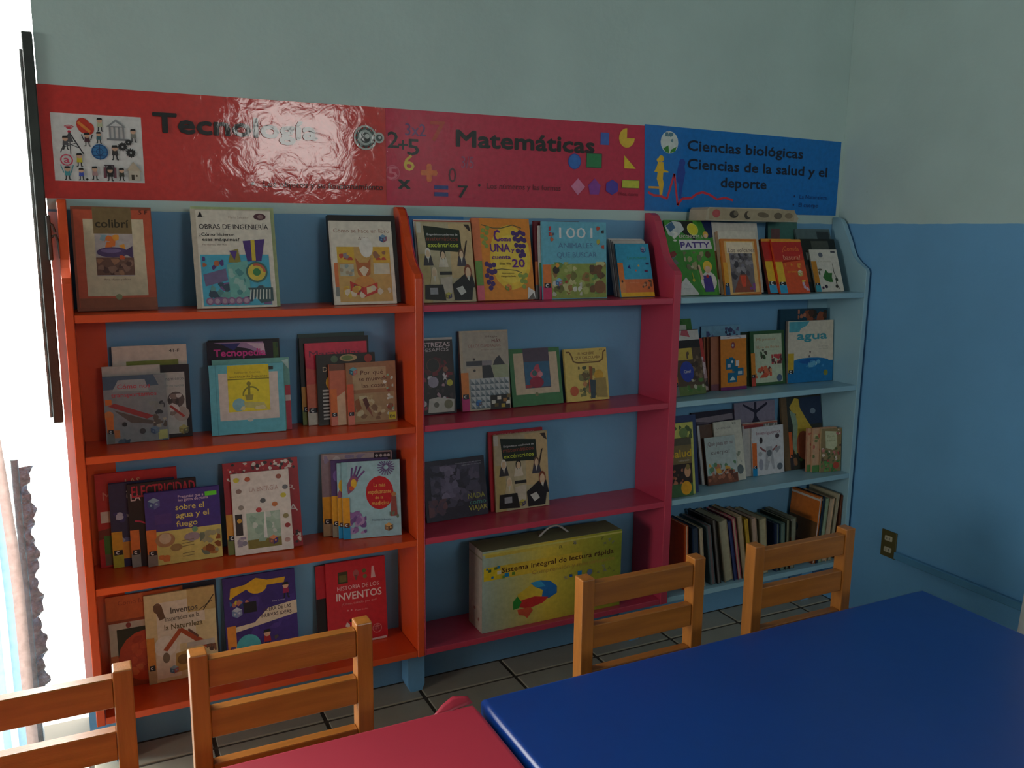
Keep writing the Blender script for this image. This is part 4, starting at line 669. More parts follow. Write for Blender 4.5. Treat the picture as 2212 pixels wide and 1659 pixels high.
def a_teal(A):
    A.r(0, 0, 100, 100, (110, 190, 205)).r(8, 0, 9, 100, (90, 165, 180)).r(12, 20, 92, 88, (222, 210, 200)).r(24, 32, 80, 99, (232, 210, 50)).r(24, 78, 80, 79.4, (140, 130, 40)).t('Benjamín Gómez', 34, 68, 87, 3, (150, 135, 45), .4).t('Inventando Juguetes', 26, 78, 81, 3.4, (130, 115, 40), .8)
    A.r(24.5, 32.5, 79.5, 78, (238, 220, 60)).e(52, 72, 3, (150, 140, 60)).line([(52, 70), (52, 52)], 3.5, (150, 145, 60)); A.ring(55, 56, 12, 2.2, (150, 145, 60), .4, 3.3).p([(46, 56), (58, 56), (56, 48), (48, 48)], (160, 150, 70)); A.e(38, 42, 9, (140, 190, 200)).p([(44, 46), (72, 44), (76, 34), (46, 38)], (205, 200, 120)).blobs(28, 34, 78, 40, 8, [(200, 190, 110), (225, 215, 160)], 3, 6).e(52, 20, 4, (200, 200, 190), 3).r(80, 91, 86, 96, (60, 60, 60))
def a_teal_b(A): A.r(0, 0, 100, 100, (125, 190, 180)).r(93, 0, 100, 62, (205, 75, 90)).r(93, 40, 100, 48, (225, 205, 200)).p([(90, 96), (99, 98), (99, 84)], (190, 225, 220))
def a_tecno(A): A.r(0, 0, 100, 100, (38, 26, 44)).p([(10, 99), (85, 99), (88, 84), (60, 92)], (170, 140, 180)).p([(60, 98), (86, 97), (88, 86)], (215, 190, 210)).p([(20, 98), (50, 98), (40, 90)], (50, 50, 120)).t('Tecnopedia', 10, 88, 84, 8, (220, 60, 150), 2.8).r(0, 0, 100, 72, (60, 52, 90))
def a_tecno_b(A): A.r(0, 0, 100, 100, (30, 34, 36)).r(84, 2, 98, 96, (90, 120, 60)).blobs(84, 60, 98, 96, 6, [(60, 100, 60), (130, 150, 80)], 3, 5)
def a_porque(A):
    A.r(0, 0, 100, 100, (165, 118, 82)).r(12, 56, 80, 92, (190, 160, 120)).t('Por qué', 28, 74, 80, 7, (105, 60, 40), 1).t('se mueven', 24, 80, 70, 7, (105, 60, 40), 1).t('las cosas', 30, 78, 59, 7, (105, 60, 40), 1).r(10, 4, 96, 50, (175, 145, 105)).blobs(12, 6, 94, 46, 20, [(190, 165, 120), (140, 105, 75), (205, 190, 150)], 4, 9).p([(30, 40), (38, 44), (44, 30), (38, 22)], (95, 50, 40)).p([(38, 24), (50, 10), (46, 22), (42, 28)], (150, 90, 70)).p([(14, 38), (22, 42), (28, 26), (18, 20)], (150, 90, 50)).blobs(72, 10, 94, 90, 18, [(205, 215, 200), (150, 190, 160), (160, 80, 60), (235, 235, 225)], 2, 5).cube(14, 86, 9, (110, 180, 190), (60, 100, 120), (205, 120, 110)).sticker((220, 95, 60), (230, 130, 110), 66).r(82, 4, 97, 16, (215, 200, 60)).t('E4', 84, 95, 7, 5, K_, 1)
def a_porque_b(A): A.r(0, 0, 100, 100, (205, 110, 80)).p([(0, 40), (30, 56), (30, 0), (0, 0)], (225, 185, 150)).sticker((225, 120, 60), (225, 130, 110), 60).r(0, 90, 100, 100, (120, 75, 55))
def a_girasol(A):
    A.r(0, 0, 100, 100, (50, 44, 38)).t('Del', 10, 26, 76, 7, (200, 180, 150), .6).e(28, 60, 14, (225, 170, 50)).e(28, 60, 7, (90, 60, 30)); A.e(54, 94, 15, (200, 170, 120), 5).e(52, 94, 10, (110, 130, 70), 3.5).e(88, 92, 7, (170, 60, 50)).e(30, 93, 6, (90, 110, 80))
    for i in range(9): A.r(8, 8+i*5, 22, 10.5+i*5, (190, 190, 185))
def a_rojo(A): A.r(0, 0, 100, 100, (215, 50, 80)).p([(0, 70), (0, 0), (100, 0), (60, 60)], (215, 90, 80)).t('Maravillas', 6, 90, 83, 8, (120, 40, 70), .8).e(16, 40, 14, (230, 120, 110)).sticker((220, 120, 90), (225, 215, 200), 50, 0, 16)
def a_negro(A): A.r(0, 0, 100, 100, (30, 26, 26)).sticker((205, 150, 60), (130, 140, 70), 44, 0, 12)
def a_verde(A): A.r(0, 0, 100, 100, (30, 60, 50))
def a_fuego(A):
    A.r(0, 46, 100, 100, (72, 58, 140)).r(0, 0, 100, 46, (222, 205, 120)).t('Preguntas que a', 44, 78, 89, 4, (225, 200, 225), 1.4).t('los gatos de yama', 44, 84, 84.5, 4, (225, 200, 225), 1.4).r(80, 88, 96, 94, (110, 230, 60)).t('sobre el', 40, 78, 73, 8, (235, 215, 120), 1.8).t('agua y el', 40, 84, 62, 8, (235, 215, 120), 1.8).t('fuego', 40, 68, 50, 8, (235, 215, 120), 1.8).cube(12, 85, 9, (150, 180, 205), (60, 80, 140), (100, 110, 170)).r(12, 56, 34, 70, (84, 62, 140))
    A.sticker((235, 125, 60), (140, 128, 118), 50).e(24, 34, 13, (185, 140, 100), 10).e(24, 36, 8, (215, 190, 160)).e(60, 34, 11, (170, 150, 160), 6).e(64, 44, 4, (120, 170, 130)).blobs(70, 6, 98, 40, 16, [(190, 130, 70), (170, 165, 130), (120, 130, 110), (150, 90, 50)], 3, 8).blobs(14, 4, 34, 14, 5, [(225, 130, 70), (230, 160, 110)], 4, 7).e(38, 22, 8, (170, 140, 90), 5)
    for y in (30, 26, 22, 12, 8): A.line([(46, y), (62, y+1)], .9, (140, 125, 90))
def a_elec(A): A.r(0, 0, 100, 100, (36, 32, 40)).t('LA', 4, 18, 80, 9, (235, 200, 200), 1).t('ELECTRICIDAD', 6, 98, 84, 14, (190, 45, 70), 1.6); A.ring(6, 34, 30, 2.5, (205, 50, 90), .3, 1.5).sticker((230, 125, 60), (140, 140, 135), 45)
def a_azul(A): A.r(0, 0, 100, 100, (44, 50, 90)).t('¡Inventa', 26, 96, 84, 9, (225, 225, 235), 1).t('sin luz', 34, 96, 72, 7, (215, 215, 225), .8).blobs(2, 30, 60, 66, 22, [(90, 100, 150), (150, 160, 190), (60, 60, 120), (190, 190, 210)], 4, 9).p([(14, 30), (60, 30), (60, 10), (14, 10)], (215, 150, 60)).sticker((225, 165, 50), (180, 175, 60), 43, 0, 16)
def a_las(A): A.r(0, 0, 100, 100, (200, 45, 50)).t('LAS', 36, 54, 87, 6, (225, 180, 130), .6).t('MÁQUINAS', 8, 90, 72, 9, (215, 130, 120), .5).r(4, 48, 24, 60, (225, 205, 190)).p([(0, 40), (30, 44), (30, 34), (0, 30)], (130, 50, 45)).r(6, 14, 24, 34, (70, 130, 60)).r(6, 2, 24, 14, (120, 105, 85))
def a_energia(A):
    A.r(0, 0, 100, 100, (228, 220, 212)).t('LA ENERGÍA', 30, 80, 76, 6, (190, 160, 150), .6).r(22, 12, 80, 50, (170, 195, 175)).r(22, 6, 80, 17, (130, 120, 50)).blobs(22, 14, 80, 50, 12, [(185, 205, 190), (150, 180, 160), (205, 215, 205)], 5, 10).p([(50, 18), (56, 18), (55, 50), (53, 50)], (232, 232, 228))
    for x, y, c in ((28, 92, (190, 90, 50)), (82, 92, (160, 90, 70)), (12, 78, (150, 120, 110)), (92, 78, (110, 110, 115)), (88, 68, (215, 200, 60)), (14, 58, (150, 140, 130)), (44, 53, (190, 60, 60)), (72, 58, (205, 120, 60)), (90, 42, (150, 140, 90)), (92, 30, (160, 50, 50)), (90, 12, (190, 150, 140)), (16, 14, (140, 135, 150)), (52, 64, (90, 90, 90)), (9, 92, (215, 205, 60))): A.e(x, y, 5, c, 3).same()
    A.k += 1; A.r(3, 24, 15, 50, (50, 38, 38)).e(10, 42, 4, (210, 160, 60)).cube(66, 14, 9, (225, 140, 90), (140, 90, 80), (80, 50, 120)).blobs(4, 10, 22, 22, 6, [(150, 140, 160), (190, 180, 185)], 4, 7)
def a_dados(A): A.r(0, 0, 100, 100, (175, 32, 45)).blobs(6, 86, 98, 99, 46, [(60, 40, 40), (235, 225, 215), (40, 30, 32), (215, 70, 70), (225, 215, 205)], 1.5, 3.5).blobs(4, 76, 30, 90, 20, [(60, 40, 40), (235, 225, 215), (175, 32, 45)], 1.5, 3).t('R', 84, 94, 64, 6, (235, 200, 200), .6).t('A', 84, 96, 40, 8, (235, 215, 215), .8).blobs(84, 4, 98, 22, 12, [(60, 40, 40), (235, 225, 215)], 2, 4).sticker((215, 150, 50), (110, 120, 60), 44)
def a_medic(A):
    A.r(0, 0, 100, 100, (165, 205, 215)).r(0, 0, 10, 100, (150, 195, 205)).e(64, 58, 24, (200, 34, 40), 22).t('La más', 54, 74, 66, 5, (235, 175, 90), 1.2).t('espeluznante', 44, 84, 57, 5.5, (235, 175, 90), 1.4).t('de la', 56, 70, 50, 4, (235, 175, 90), 1.2).t('medicina', 50, 80, 42, 5.5, (235, 175, 90), 1.4)
    A.p([(10, 58), (20, 64), (28, 76), (24, 84), (16, 82), (8, 70)], (150, 90, 120)).line([(20, 80), (26, 95)], 3, (120, 80, 140)).line([(24, 80), (33, 94)], 3, (90, 70, 120)).line([(26, 78), (39, 88)], 3, (120, 80, 140)).line([(16, 80), (18, 93)], 3, (110, 80, 140)).e(20, 72, 5, (235, 190, 60), 6).e(16, 66, 4, (220, 100, 60))
    for i in range(18): a = i*.35; A.line([(76+4*math.cos(a), 91+3*math.sin(a)), (76+15*math.cos(a), min(99, 91+11*math.sin(a)))], 1.8, (110, 90, 140)).same()
    A.k += 1; A.blobs(8, 6, 40, 36, 26, [(150, 110, 170), (120, 85, 150), (180, 150, 195)], 3, 8).p([(84, 52), (92, 52), (94, 26), (82, 26)], (150, 80, 70)).e(88, 55, 4, (190, 130, 80)).blobs(80, 22, 96, 32, 4, [(110, 130, 110)], 3, 5).t('Nicolás D Angelo', 50, 82, 21, 3, (110, 140, 160), .4).cube(78, 12, 8, (225, 180, 110), (150, 120, 90), (110, 85, 60)).sticker(YS, (35, 150, 205), 54, 0, 12, (90, 55, 45))
def a_medic_b(A): A.r(0, 0, 100, 100, (165, 205, 215)).p([(0, 60), (14, 80), (14, 60), (0, 50)], (150, 90, 120)).e(8, 70, 6, (235, 190, 60), 8).sticker(YS, (35, 150, 205), 54, 0, 12, (90, 55, 45))
def a_medic_c(A): A.r(0, 0, 100, 100, (92, 70, 120)).e(12, 80, 9, (130, 100, 170), 8).sticker(YS, (150, 140, 120), 54)
def a_medic_d(A):
    A.r(0, 0, 100, 100, (150, 130, 140)).r(2, 93, 76, 99, (180, 165, 165)).blobs(4, 88, 70, 98, 8, [(150, 140, 170), (205, 195, 195)], 4, 8).r(74, 90, 98, 99, (50, 36, 42)).sticker(YS, (190, 160, 120), 48)
    for x in (78, 84, 90, 95): A.e(x, 95, 2.2, (190, 180, 180)).same()
    A.k += 1
def a_humo(A): A.r(0, 0, 100, 100, (52, 46, 62)).blobs(0, 0, 100, 100, 30, [(58, 52, 70), (50, 44, 60)], 8, 16, 12).blobs(10, 20, 90, 92, 70, [(84, 78, 100), (98, 90, 114), (72, 66, 88), (64, 58, 78)], 4, 11, 9).blobs(26, 36, 58, 90, 34, [(120, 112, 140), (132, 122, 150), (106, 98, 126)], 4, 9, 9).blobs(4, 8, 34, 36, 14, [(120, 80, 88), (104, 72, 84), (92, 70, 88)], 5, 10, 9).t('Cuentos y leyendas del cosmos', 52, 94, 91, 1.6, (200, 200, 210), .4).t('relatos para leer de noche', 62, 94, 87, 1.6, (200, 200, 210), .4).t('NADA', 68, 96, 30, 9, (165, 165, 80), 2).t('como', 70, 97, 20, 8, (80, 150, 140), 2).t('VIAJAR', 68, 98, 10, 8, (190, 185, 90), 2)
def a_mate2b(A): A.r(0, 0, 100, 100, (190, 34, 50)).t('EL LIBRO DE LOS NÚMEROS', 10, 84, 94, 3, (235, 180, 180), .8)
def a_natur(A):
    A.r(0, 0, 100, 100, (225, 208, 160)).r(16, 62, 84, 90, (232, 222, 205)).r(60, 74, 100, 100, (205, 178, 120)).r(16, 40, 70, 62, (232, 222, 205)).e(18, 84, 6, (120, 90, 70), 6).p([(12, 88), (24, 86), (28, 72), (20, 70)], (110, 82, 62)).line([(82, 74), (98, 90)], 1.5, (70, 60, 50)); A.line([(76, 75), (96, 84)], 1, (70, 60, 50)).t('Inventos', 36, 74, 76, 7, (100, 90, 80), 1.6).t('inspirados en la', 28, 76, 68, 5.5, (100, 90, 80), .8).t('la Naturaleza', 26, 80, 58, 6.5, (110, 95, 60), 1.4)
    A.r(12, 4, 46, 40, (235, 225, 205)).e(26, 40, 16, (240, 235, 225), 12).p([(22, 36), (46, 58), (50, 54), (28, 34)], (190, 88, 50)).p([(44, 56), (50, 58), (88, 36), (84, 30)], (180, 80, 45)).p([(60, 56), (74, 46), (72, 44), (58, 54)], (120, 80, 70)).e(26, 27, 5, (130, 118, 100), 6).p([(40, 30), (60, 32), (62, 10), (38, 8)], (200, 165, 90)).e(50, 22, 9, (140, 110, 60), 6).r(56, 34, 96, 40, (200, 195, 185)).blobs(84, 20, 98, 34, 6, [(130, 90, 70), (90, 70, 60)], 3, 6).cube(36, 12, 7, (150, 190, 210), (90, 130, 160), (180, 110, 110)).sticker((225, 150, 60), (190, 170, 130), 52, 0, 11)
def a_naranja(A): A.r(0, 0, 100, 100, (150, 62, 34)).r(0, 74, 100, 100, (205, 100, 50)).t('Como funcionan', 16, 80, 90, 5, (160, 70, 40), .6).r(2, 64, 100, 71, (205, 195, 180)).r(2, 36, 12, 64, (200, 195, 175)).r(12, 34, 100, 64, (40, 46, 34)).e(52, 32, 40, (195, 70, 38), 28).blobs(30, 12, 80, 54, 14, [(210, 85, 45), (180, 60, 34), (220, 110, 60)], 5, 10).e(72, 10, 18, (26, 30, 22), 14).r(2, 10, 12, 36, (205, 120, 70)).e(28, 67.5, 3.5, (150, 60, 60), 3)
def a_azulc(A): A.r(0, 0, 100, 100, (50, 56, 72)).r(0, 92, 46, 100, (180, 100, 50))
def a_era(A):
    A.r(0, 0, 100, 100, (66, 48, 128)).blobs(2, 0, 98, 98, 12, [(60, 44, 120), (76, 56, 140)], 9, 16, 11).p([(8, 76), (30, 84), (60, 86), (84, 86), (86, 92), (60, 92), (45, 96), (30, 90), (10, 88)], (235, 185, 40)).e(46, 86, 14, (235, 185, 40), 8).blobs(8, 66, 34, 78, 8, [(60, 120, 180), (215, 200, 60), (190, 120, 100), (40, 60, 120)], 3, 6).r(26, 58, 44, 70, (30, 30, 40)).cube(17, 60, 8, (190, 205, 220), (120, 150, 190), (140, 150, 190)).fig(86, 68, 18, (160, 40, 90))
    A.p([(12, 44), (12, 38), (100, 49), (100, 64), (60, 60), (40, 46)], (225, 210, 185)).t('LA ERA DE LAS', 52, 92, 56.5, 4, (80, 60, 70), 1.8).t('NUEVAS IDEAS', 50, 92, 50, 4, (80, 60, 70), 1.8).t('Samir Senoner', 66, 84, 66, 1.6, (200, 190, 220), .4).r(2, 18, 14, 46, (235, 150, 60)).r(2, 0, 14, 18, (200, 190, 120)).r(5, 17, 12, 23, (90, 70, 130)).e(30, 20, 17, (80, 180, 190), 14).e(34, 12, 14, (190, 200, 205), 9).fig(56, 16, 20, (170, 40, 50)).blobs(66, 10, 80, 28, 5, [(130, 120, 110), (90, 80, 80)], 4, 6).e(86, 14, 6, (190, 185, 190))
def a_hist(A):
    A.r(0, 0, 100, 100, (205, 40, 52)).r(20, 74, 36, 88, (70, 60, 30)).r(22, 76, 34, 84, (110, 100, 50)).e(50, 84, 5, (170, 90, 90), 4.5).p([(47, 82), (53, 82), (51, 76), (49, 76)], (120, 70, 60)).e(64, 86, 3.5, (100, 110, 60)).e(65, 79, 3.5, (110, 110, 70)).p([(77, 90), (80, 90), (83, 76), (75, 76)], (225, 180, 180)).t('HISTORIA DE LOS', 18, 88, 66, 5, (240, 190, 190), 1).t('INVENTOS', 16, 92, 54, 9, (245, 215, 210), 1.8).t('¿Cómo, cuándo, por qué?', 24, 84, 48, 3, (235, 150, 150), .5).e(34, 41, 1.4, (235, 150, 150)).e(40, 41, 1.4, (235, 150, 150)).t('Patricio', 46, 68, 39, 2, (235, 150, 150), .3)
    A.blobs(28, 14, 44, 30, 5, [(225, 150, 140), (60, 30, 30), (230, 210, 200)], 3, 6).ring(82, 14, 8, 1, (230, 150, 150)).cube(82, 14, 6, (215, 120, 120), (190, 70, 80), (170, 50, 60)).p([(2, 0), (98, 0), (98, 3)], (220, 200, 200))
def a_destr(A):
    A.r(0, 0, 100, 100, (40, 26, 30)).p([(0, 97), (100, 97), (100, 100), (0, 100)], (205, 200, 195)).t('DESTREZAS', 14, 94, 88, 6, (225, 200, 205), 1.4).t('DESAFÍOS', 26, 90, 82, 4.5, (205, 190, 195), 1).blobs(20, 50, 96, 78, 14, [(130, 26, 44), (90, 20, 34), (50, 30, 34)], 7, 12, 11).e(52, 64, 14, (40, 30, 32)).ring(52, 64, 15, 1.2, (120, 70, 60)).e(80, 58, 6, (150, 90, 70)).blobs(20, 6, 94, 50, 26, [(190, 150, 160), (150, 50, 70), (215, 205, 210), (110, 100, 110), (70, 50, 54)], 4, 9).e(50, 42, 12, (170, 160, 180)).e(88, 40, 7, (210, 200, 60)).p([(38, 20), (58, 22), (96, 18), (94, 2), (34, 2)], (200, 196, 185)).e(54, 12, 6, (110, 105, 90)).e(82, 12, 10, (130, 125, 95)).p([(76, 54), (79, 50), (83, 51), (80, 47), (82, 43), (77, 46), (73, 43), (75, 48), (72, 51)], (225, 215, 215))
def a_cuad(A):
    A.r(0, 0, 100, 100, (200, 186, 160)).r(6, 40, 100, 98, (190, 182, 165)).t('Magia', 54, 78, 91, 2.4, (130, 110, 100), .6).t('MÁS', 66, 84, 84.5, 4, (130, 70, 70), 1.5).t('DE LOS CUADRADOS', 18, 84, 79, 4, (165, 120, 110), .6).t('y otros problemas', 44, 84, 75, 2, (150, 130, 120), .3)
    A.r(12, 56, 44, 62, (70, 68, 76)).e(28, 64, 2.5, (60, 50, 50)).r(44, 56, 64, 62, (150, 145, 150)).p([(66, 56), (92, 56), (80, 68), (72, 64)], (62, 60, 64)).r(12, 40, 44, 54, (205, 190, 165)).e(28, 50, 2.6, (60, 50, 50)).p([(44, 40), (68, 40), (62, 56), (44, 56)], (54, 52, 56)).p([(68, 40), (98, 40), (98, 56), (64, 56)], (175, 185, 150)).r(18, 2, 98, 40, (205, 210, 210))
    for i in range(8):
        for j in range(5):
            x, y = 18+i*10, 2+j*7.6; A.p([(x, y), (x+10, y), (x+5, y+3.8)], (110, 125, 132)).same(); A.p([(x, y), (x+5, y+3.8), (x, y+7.6)], (150, 162, 166)).same()
    A.k += 1; A.r(58, 0, 98, 18, (46, 36, 28))
    for i, (x, y, c) in enumerate(((72, 12, W_), (90, 6, W_), (60, 7, W_), (80, 2, (200, 170, 60)), (84, 9, (170, 120, 60)), (66, 3, (110, 90, 40)), (92, 14, (130, 110, 60)))): A.r(x, y, x+8, y+4.5, c).same()
    A.k += 1; A.cube(34, 9, 7, (90, 150, 205), (50, 100, 170), (120, 110, 120)).sticker((235, 140, 60), (205, 40, 120), 48, 0, 15)
def a_green(A): A.r(0, 0, 100, 100, (70, 130, 80)).r(8, 20, 94, 92, (215, 195, 165)).r(27, 30, 78, 100, (92, 78, 96)).r(28, 32, 77, 76, (60, 110, 145)).p([(40, 54), (60, 54), (56, 72), (50, 70)], (195, 80, 100)).e(50, 54, 12, (205, 90, 110), 9).e(47, 56, 5, (70, 110, 110)).e(58, 54, 5, (220, 140, 150)).e(50, 40, 14, (160, 40, 70), 10).r(28, 31, 40, 36, (170, 60, 70)).e(48, 19, 3.5, (130, 130, 90))
def a_hombre(A):
    A.r(0, 0, 100, 100, (225, 200, 110)).line([(4, 94), (12, 94), (18, 84), (20, 76), (30, 73), (80, 73), (90, 78), (92, 92), (98, 95)], 3, (120, 90, 50)); A.t('EL HOMBRE', 32, 70, 88, 5, (130, 95, 50), 1.4).t('QUE CALCULABA', 24, 84, 80, 5, (130, 95, 50), 1.4).t('Malba Tahan', 44, 64, 75.5, 2.5, (110, 80, 50), .5).t('22', 82, 90, 95, 3, K_, .8)
    A.blobs(30, 2, 70, 66, 30, [(130, 130, 80), (90, 100, 70), (160, 150, 90), (110, 95, 60)], 4, 9).e(78, 48, 11, (215, 170, 60), 10).p([(66, 42), (94, 42), (96, 4), (70, 6)], (165, 145, 85)).p([(56, 66), (64, 64), (62, 40), (56, 40)], (150, 90, 50)).p([(54, 40), (62, 40), (60, 16), (52, 16)], (200, 100, 70)).e(18, 20, 10, (205, 100, 60)).e(44, 32, 5, (200, 140, 90)).p([(56, 40), (70, 38), (66, 4), (56, 4)], (60, 80, 90)).e(40, 4, 12, (225, 205, 110), 5)
def a_mono(A): A.r(0, 0, 100, 100, (100, 80, 60)).r(0, 84, 100, 99, (225, 220, 212)).p([(40, 92), (70, 88), (64, 99), (44, 99)], (205, 100, 110)).r(0, 72, 100, 84, (56, 48, 44)).r(20, 54, 70, 72, (215, 185, 80)).blobs(50, 20, 98, 70, 20, [(110, 88, 66), (140, 115, 88), (80, 62, 50)], 5, 10).e(46, 36, 22, (60, 74, 170), 16).t('¿Cómo?', 34, 58, 34, 5, W_, .6).r(0, 0, 100, 14, (110, 130, 70)).blobs(40, 4, 96, 24, 14, [(205, 195, 170), (120, 95, 70), (90, 130, 60)], 4, 8).sticker(OS, GS, 30, 2, 12)
def a_monob(A): A.r(0, 0, 100, 100, (190, 150, 150)).r(0, 60, 100, 100, (205, 70, 60)).r(70, 70, 86, 100, (225, 190, 60)).blobs(60, 30, 98, 66, 10, [(225, 200, 205), (150, 60, 70)], 5, 9).r(0, 0, 100, 26, (70, 52, 44)).blobs(60, 4, 98, 26, 6, [(140, 110, 100), (190, 160, 150)], 5, 8)
def a_monoc(A): A.r(0, 0, 100, 100, (80, 130, 60)).blobs(40, 70, 98, 98, 8, [(60, 110, 50), (100, 150, 70)], 6, 10).r(20, 84, 80, 92, (215, 215, 200))
def a_puzzle(A):
    A.r(0, 6, 100, 95, (230, 140, 40)).r(0, 0, 100, 6, (125, 45, 110)).p([(0, 94), (100, 94), (100, 100), (0, 100)], (225, 220, 222)).line([(20, 96), (50, 99), (80, 96)], 1, (120, 110, 130)).e(48, 82, 8, (150, 70, 80), 6).e(47, 82, 4, (190, 190, 190))
    C = (25, 110, 150); A.r(20, 38, 54, 58, C).r(32, 54, 48, 60, C).r(52, 26, 88, 40, C).r(26, 14, 62, 32, C).r(44, 34, 66, 44, C).r(26, 42, 38, 48, (205, 200, 220)).r(58, 44, 70, 54, (230, 220, 220)).e(44, 52, 4, (220, 230, 235)).r(66, 28, 82, 34, (190, 205, 215)).p([(34, 18), (46, 26), (56, 18)], (220, 230, 225))
def a_brown(A): A.r(0, 0, 100, 100, (175, 110, 80)).r(0, 0, 100, 12, (130, 80, 90))
def a_flor_azul(A): A.r(0, 0, 100, 100, (130, 180, 210)).blobs(60, 74, 96, 97, 16, [(80, 80, 120), (60, 60, 100), (110, 110, 150)], 3, 7).blobs(12, 76, 36, 92, 8, [(110, 120, 170), (80, 90, 140)], 3, 6)
def a_flores(A):
    A.r(0, 0, 100, 100, (60, 100, 58)).r(10, 5, 92, 94, (205, 215, 185)).t('Mi primer', 18, 74, 82, 5, (200, 150, 110), .6).t('libro de flores', 18, 84, 68, 5, (205, 150, 110), .8).blobs(28, 48, 48, 66, 8, [(80, 75, 60), (60, 90, 50)], 3, 6).blobs(8, 14, 60, 36, 22, [(215, 90, 60), (225, 120, 80), (235, 160, 110), (130, 70, 60)], 4, 9).blobs(60, 38, 94, 56, 12, [(210, 80, 80), (225, 120, 110), (110, 60, 60)], 4, 8).e(82, 12, 8, (90, 110, 140)).sticker((235, 150, 50), (215, 80, 60), 60, 0, 12)
def a_agua(A):
    A.r(0, 0, 100, 100, (225, 215, 195)).p([(2, 99), (46, 99), (40, 92), (28, 88), (24, 82), (2, 82)], (90, 175, 190)).t('agua', 20, 86, 70, 13, (70, 160, 175), 4).t('todo sobre el agua', 66, 88, 57, 2, (170, 165, 150), .3).t('y sus formas', 68, 88, 53, 2, (170, 165, 150), .3).r(2, 0, 100, 34, (35, 125, 185)).e(50, 33, 42, (35, 125, 185), 7).e(48, 34, 24, (30, 95, 165), 4).blobs(20, 24, 80, 36, 12, [(110, 180, 215), (70, 150, 205), (150, 205, 225)], 3, 7).p([(46, 50), (51, 50), (49, 46)], (130, 110, 110)).e(47, 42, 2, (120, 110, 110)).e(84, 14, 5, (150, 150, 60)).sticker((215, 180, 50), (35, 125, 185), 48)
def a_aguab(A): A.r(0, 0, 100, 100, (30, 70, 90)).blobs(50, 78, 98, 99, 16, [(80, 50, 34), (150, 80, 50), (50, 44, 30)], 5, 10).blobs(36, 84, 54, 99, 5, [(190, 120, 90)], 3, 6)
def a_salud(A): A.r(0, 0, 100, 100, (130, 112, 70)).r(0, 88, 100, 100, (90, 84, 66)).t('Salud', 4, 98, 68, 13, (225, 185, 40), 2.6).t('la alimentación', 40, 88, 60, 4, (200, 190, 175), .6).r(0, 14, 100, 56, (48, 34, 30)).e(78, 42, 14, (215, 160, 120), 10).e(80, 50, 9, (150, 130, 70), 5).blobs(10, 20, 64, 48, 12, [(170, 90, 60), (190, 120, 90), (90, 60, 50)], 5, 9).r(0, 0, 100, 22, (70, 110, 66)).e(70, 14, 24, (235, 170, 30), 12)
def a_monosb(A): A.r(0, 0, 100, 100, (215, 215, 110)).blobs(24, 72, 96, 97, 16, [(130, 150, 90), (90, 110, 70), (170, 175, 90)], 5, 10).e(64, 86, 16, (120, 145, 85), 7)
def a_azulb(A): A.r(0, 0, 100, 100, (50, 70, 120))
def a_cuerpo(A): A.r(0, 0, 100, 100, (195, 208, 205)).t('¿Qué pasa en mi', 6, 92, 82, 9, (150, 130, 130), 1.6).t('cuerpo?', 18, 80, 64, 8, (130, 120, 120), 1.6).blobs(4, 22, 98, 46, 22, [(130, 190, 180), (205, 160, 150), (110, 150, 110), (205, 130, 90), (235, 180, 80)], 5, 11).r(0, 0, 100, 20, (130, 80, 58)).blobs(2, 2, 98, 30, 20, [(150, 95, 70), (110, 66, 50), (190, 120, 90)], 5, 10)
def a_cuerpob(A): A.r(0, 0, 100, 100, (225, 222, 205)).t('cuerpos', 10, 60, 88, 4, (160, 155, 150), .5).t('23', 66, 80, 94, 3, (90, 90, 90), .8).e(82, 18, 12, (110, 120, 120), 8).blobs(62, 26, 90, 48, 8, [(150, 160, 140), (190, 195, 180)], 4, 8)
def a_cuerpoc(A): A.r(0, 0, 100, 100, (110, 82, 66)).r(0, 0, 8, 100, (205, 205, 205))
def a_scrib(A): A.r(0, 0, 100, 100, (54, 44, 60)).p([(4, 91), (96, 94), (96, 86), (40, 84), (6, 87)], (150, 135, 145)).line([(10, 84), (40, 82), (70, 83)], 2, (120, 105, 120)).e(46, 74, 5, (130, 90, 90))
def a_sigamos(A):
    A.r(0, 0, 100, 100, (222, 222, 225)).t('Investiguemos', 14, 90, 84, 7, (170, 120, 130), 1.2).sticker((235, 120, 50), (30, 150, 210), 68, 0, 14); A.ring(52, 76, 36, 4.5, (150, 90, 90), 3.8, 5.6).e(28, 72, 5, (60, 50, 50), 7).e(80, 78, 7, (90, 80, 84), 5).p([(44, 58), (62, 58), (70, 10), (64, 10), (56, 30), (46, 10), (38, 10)], (185, 185, 190)).e(53, 44, 8, (110, 115, 120)).e(53, 32, 6, (215, 215, 215)).blobs(72, 38, 90, 56, 5, [(170, 170, 175)], 4, 7).e(86, 14, 9, (110, 120, 130), 7).e(26, 22, 7, (170, 170, 185), 12).e(24, 44, 6, (180, 180, 185))
def a_sigb(A): A.r(0, 0, 100, 100, (205, 200, 195)).r(4, 90, 60, 96, (150, 60, 60)).blobs(60, 88, 98, 98, 6, [(130, 125, 120)], 4, 7).r(0, 96, 100, 99, (190, 110, 90))
def a_arbol(A): A.r(0, 0, 100, 100, (150, 140, 160)).p([(38, 66), (48, 80), (48, 99), (54, 99), (54, 80), (68, 66)], (48, 40, 62)).p([(50, 84), (20, 96), (22, 98), (52, 88), (80, 98), (82, 95), (54, 84)], (48, 40, 62)).r(0, 0, 100, 66, (90, 80, 100))
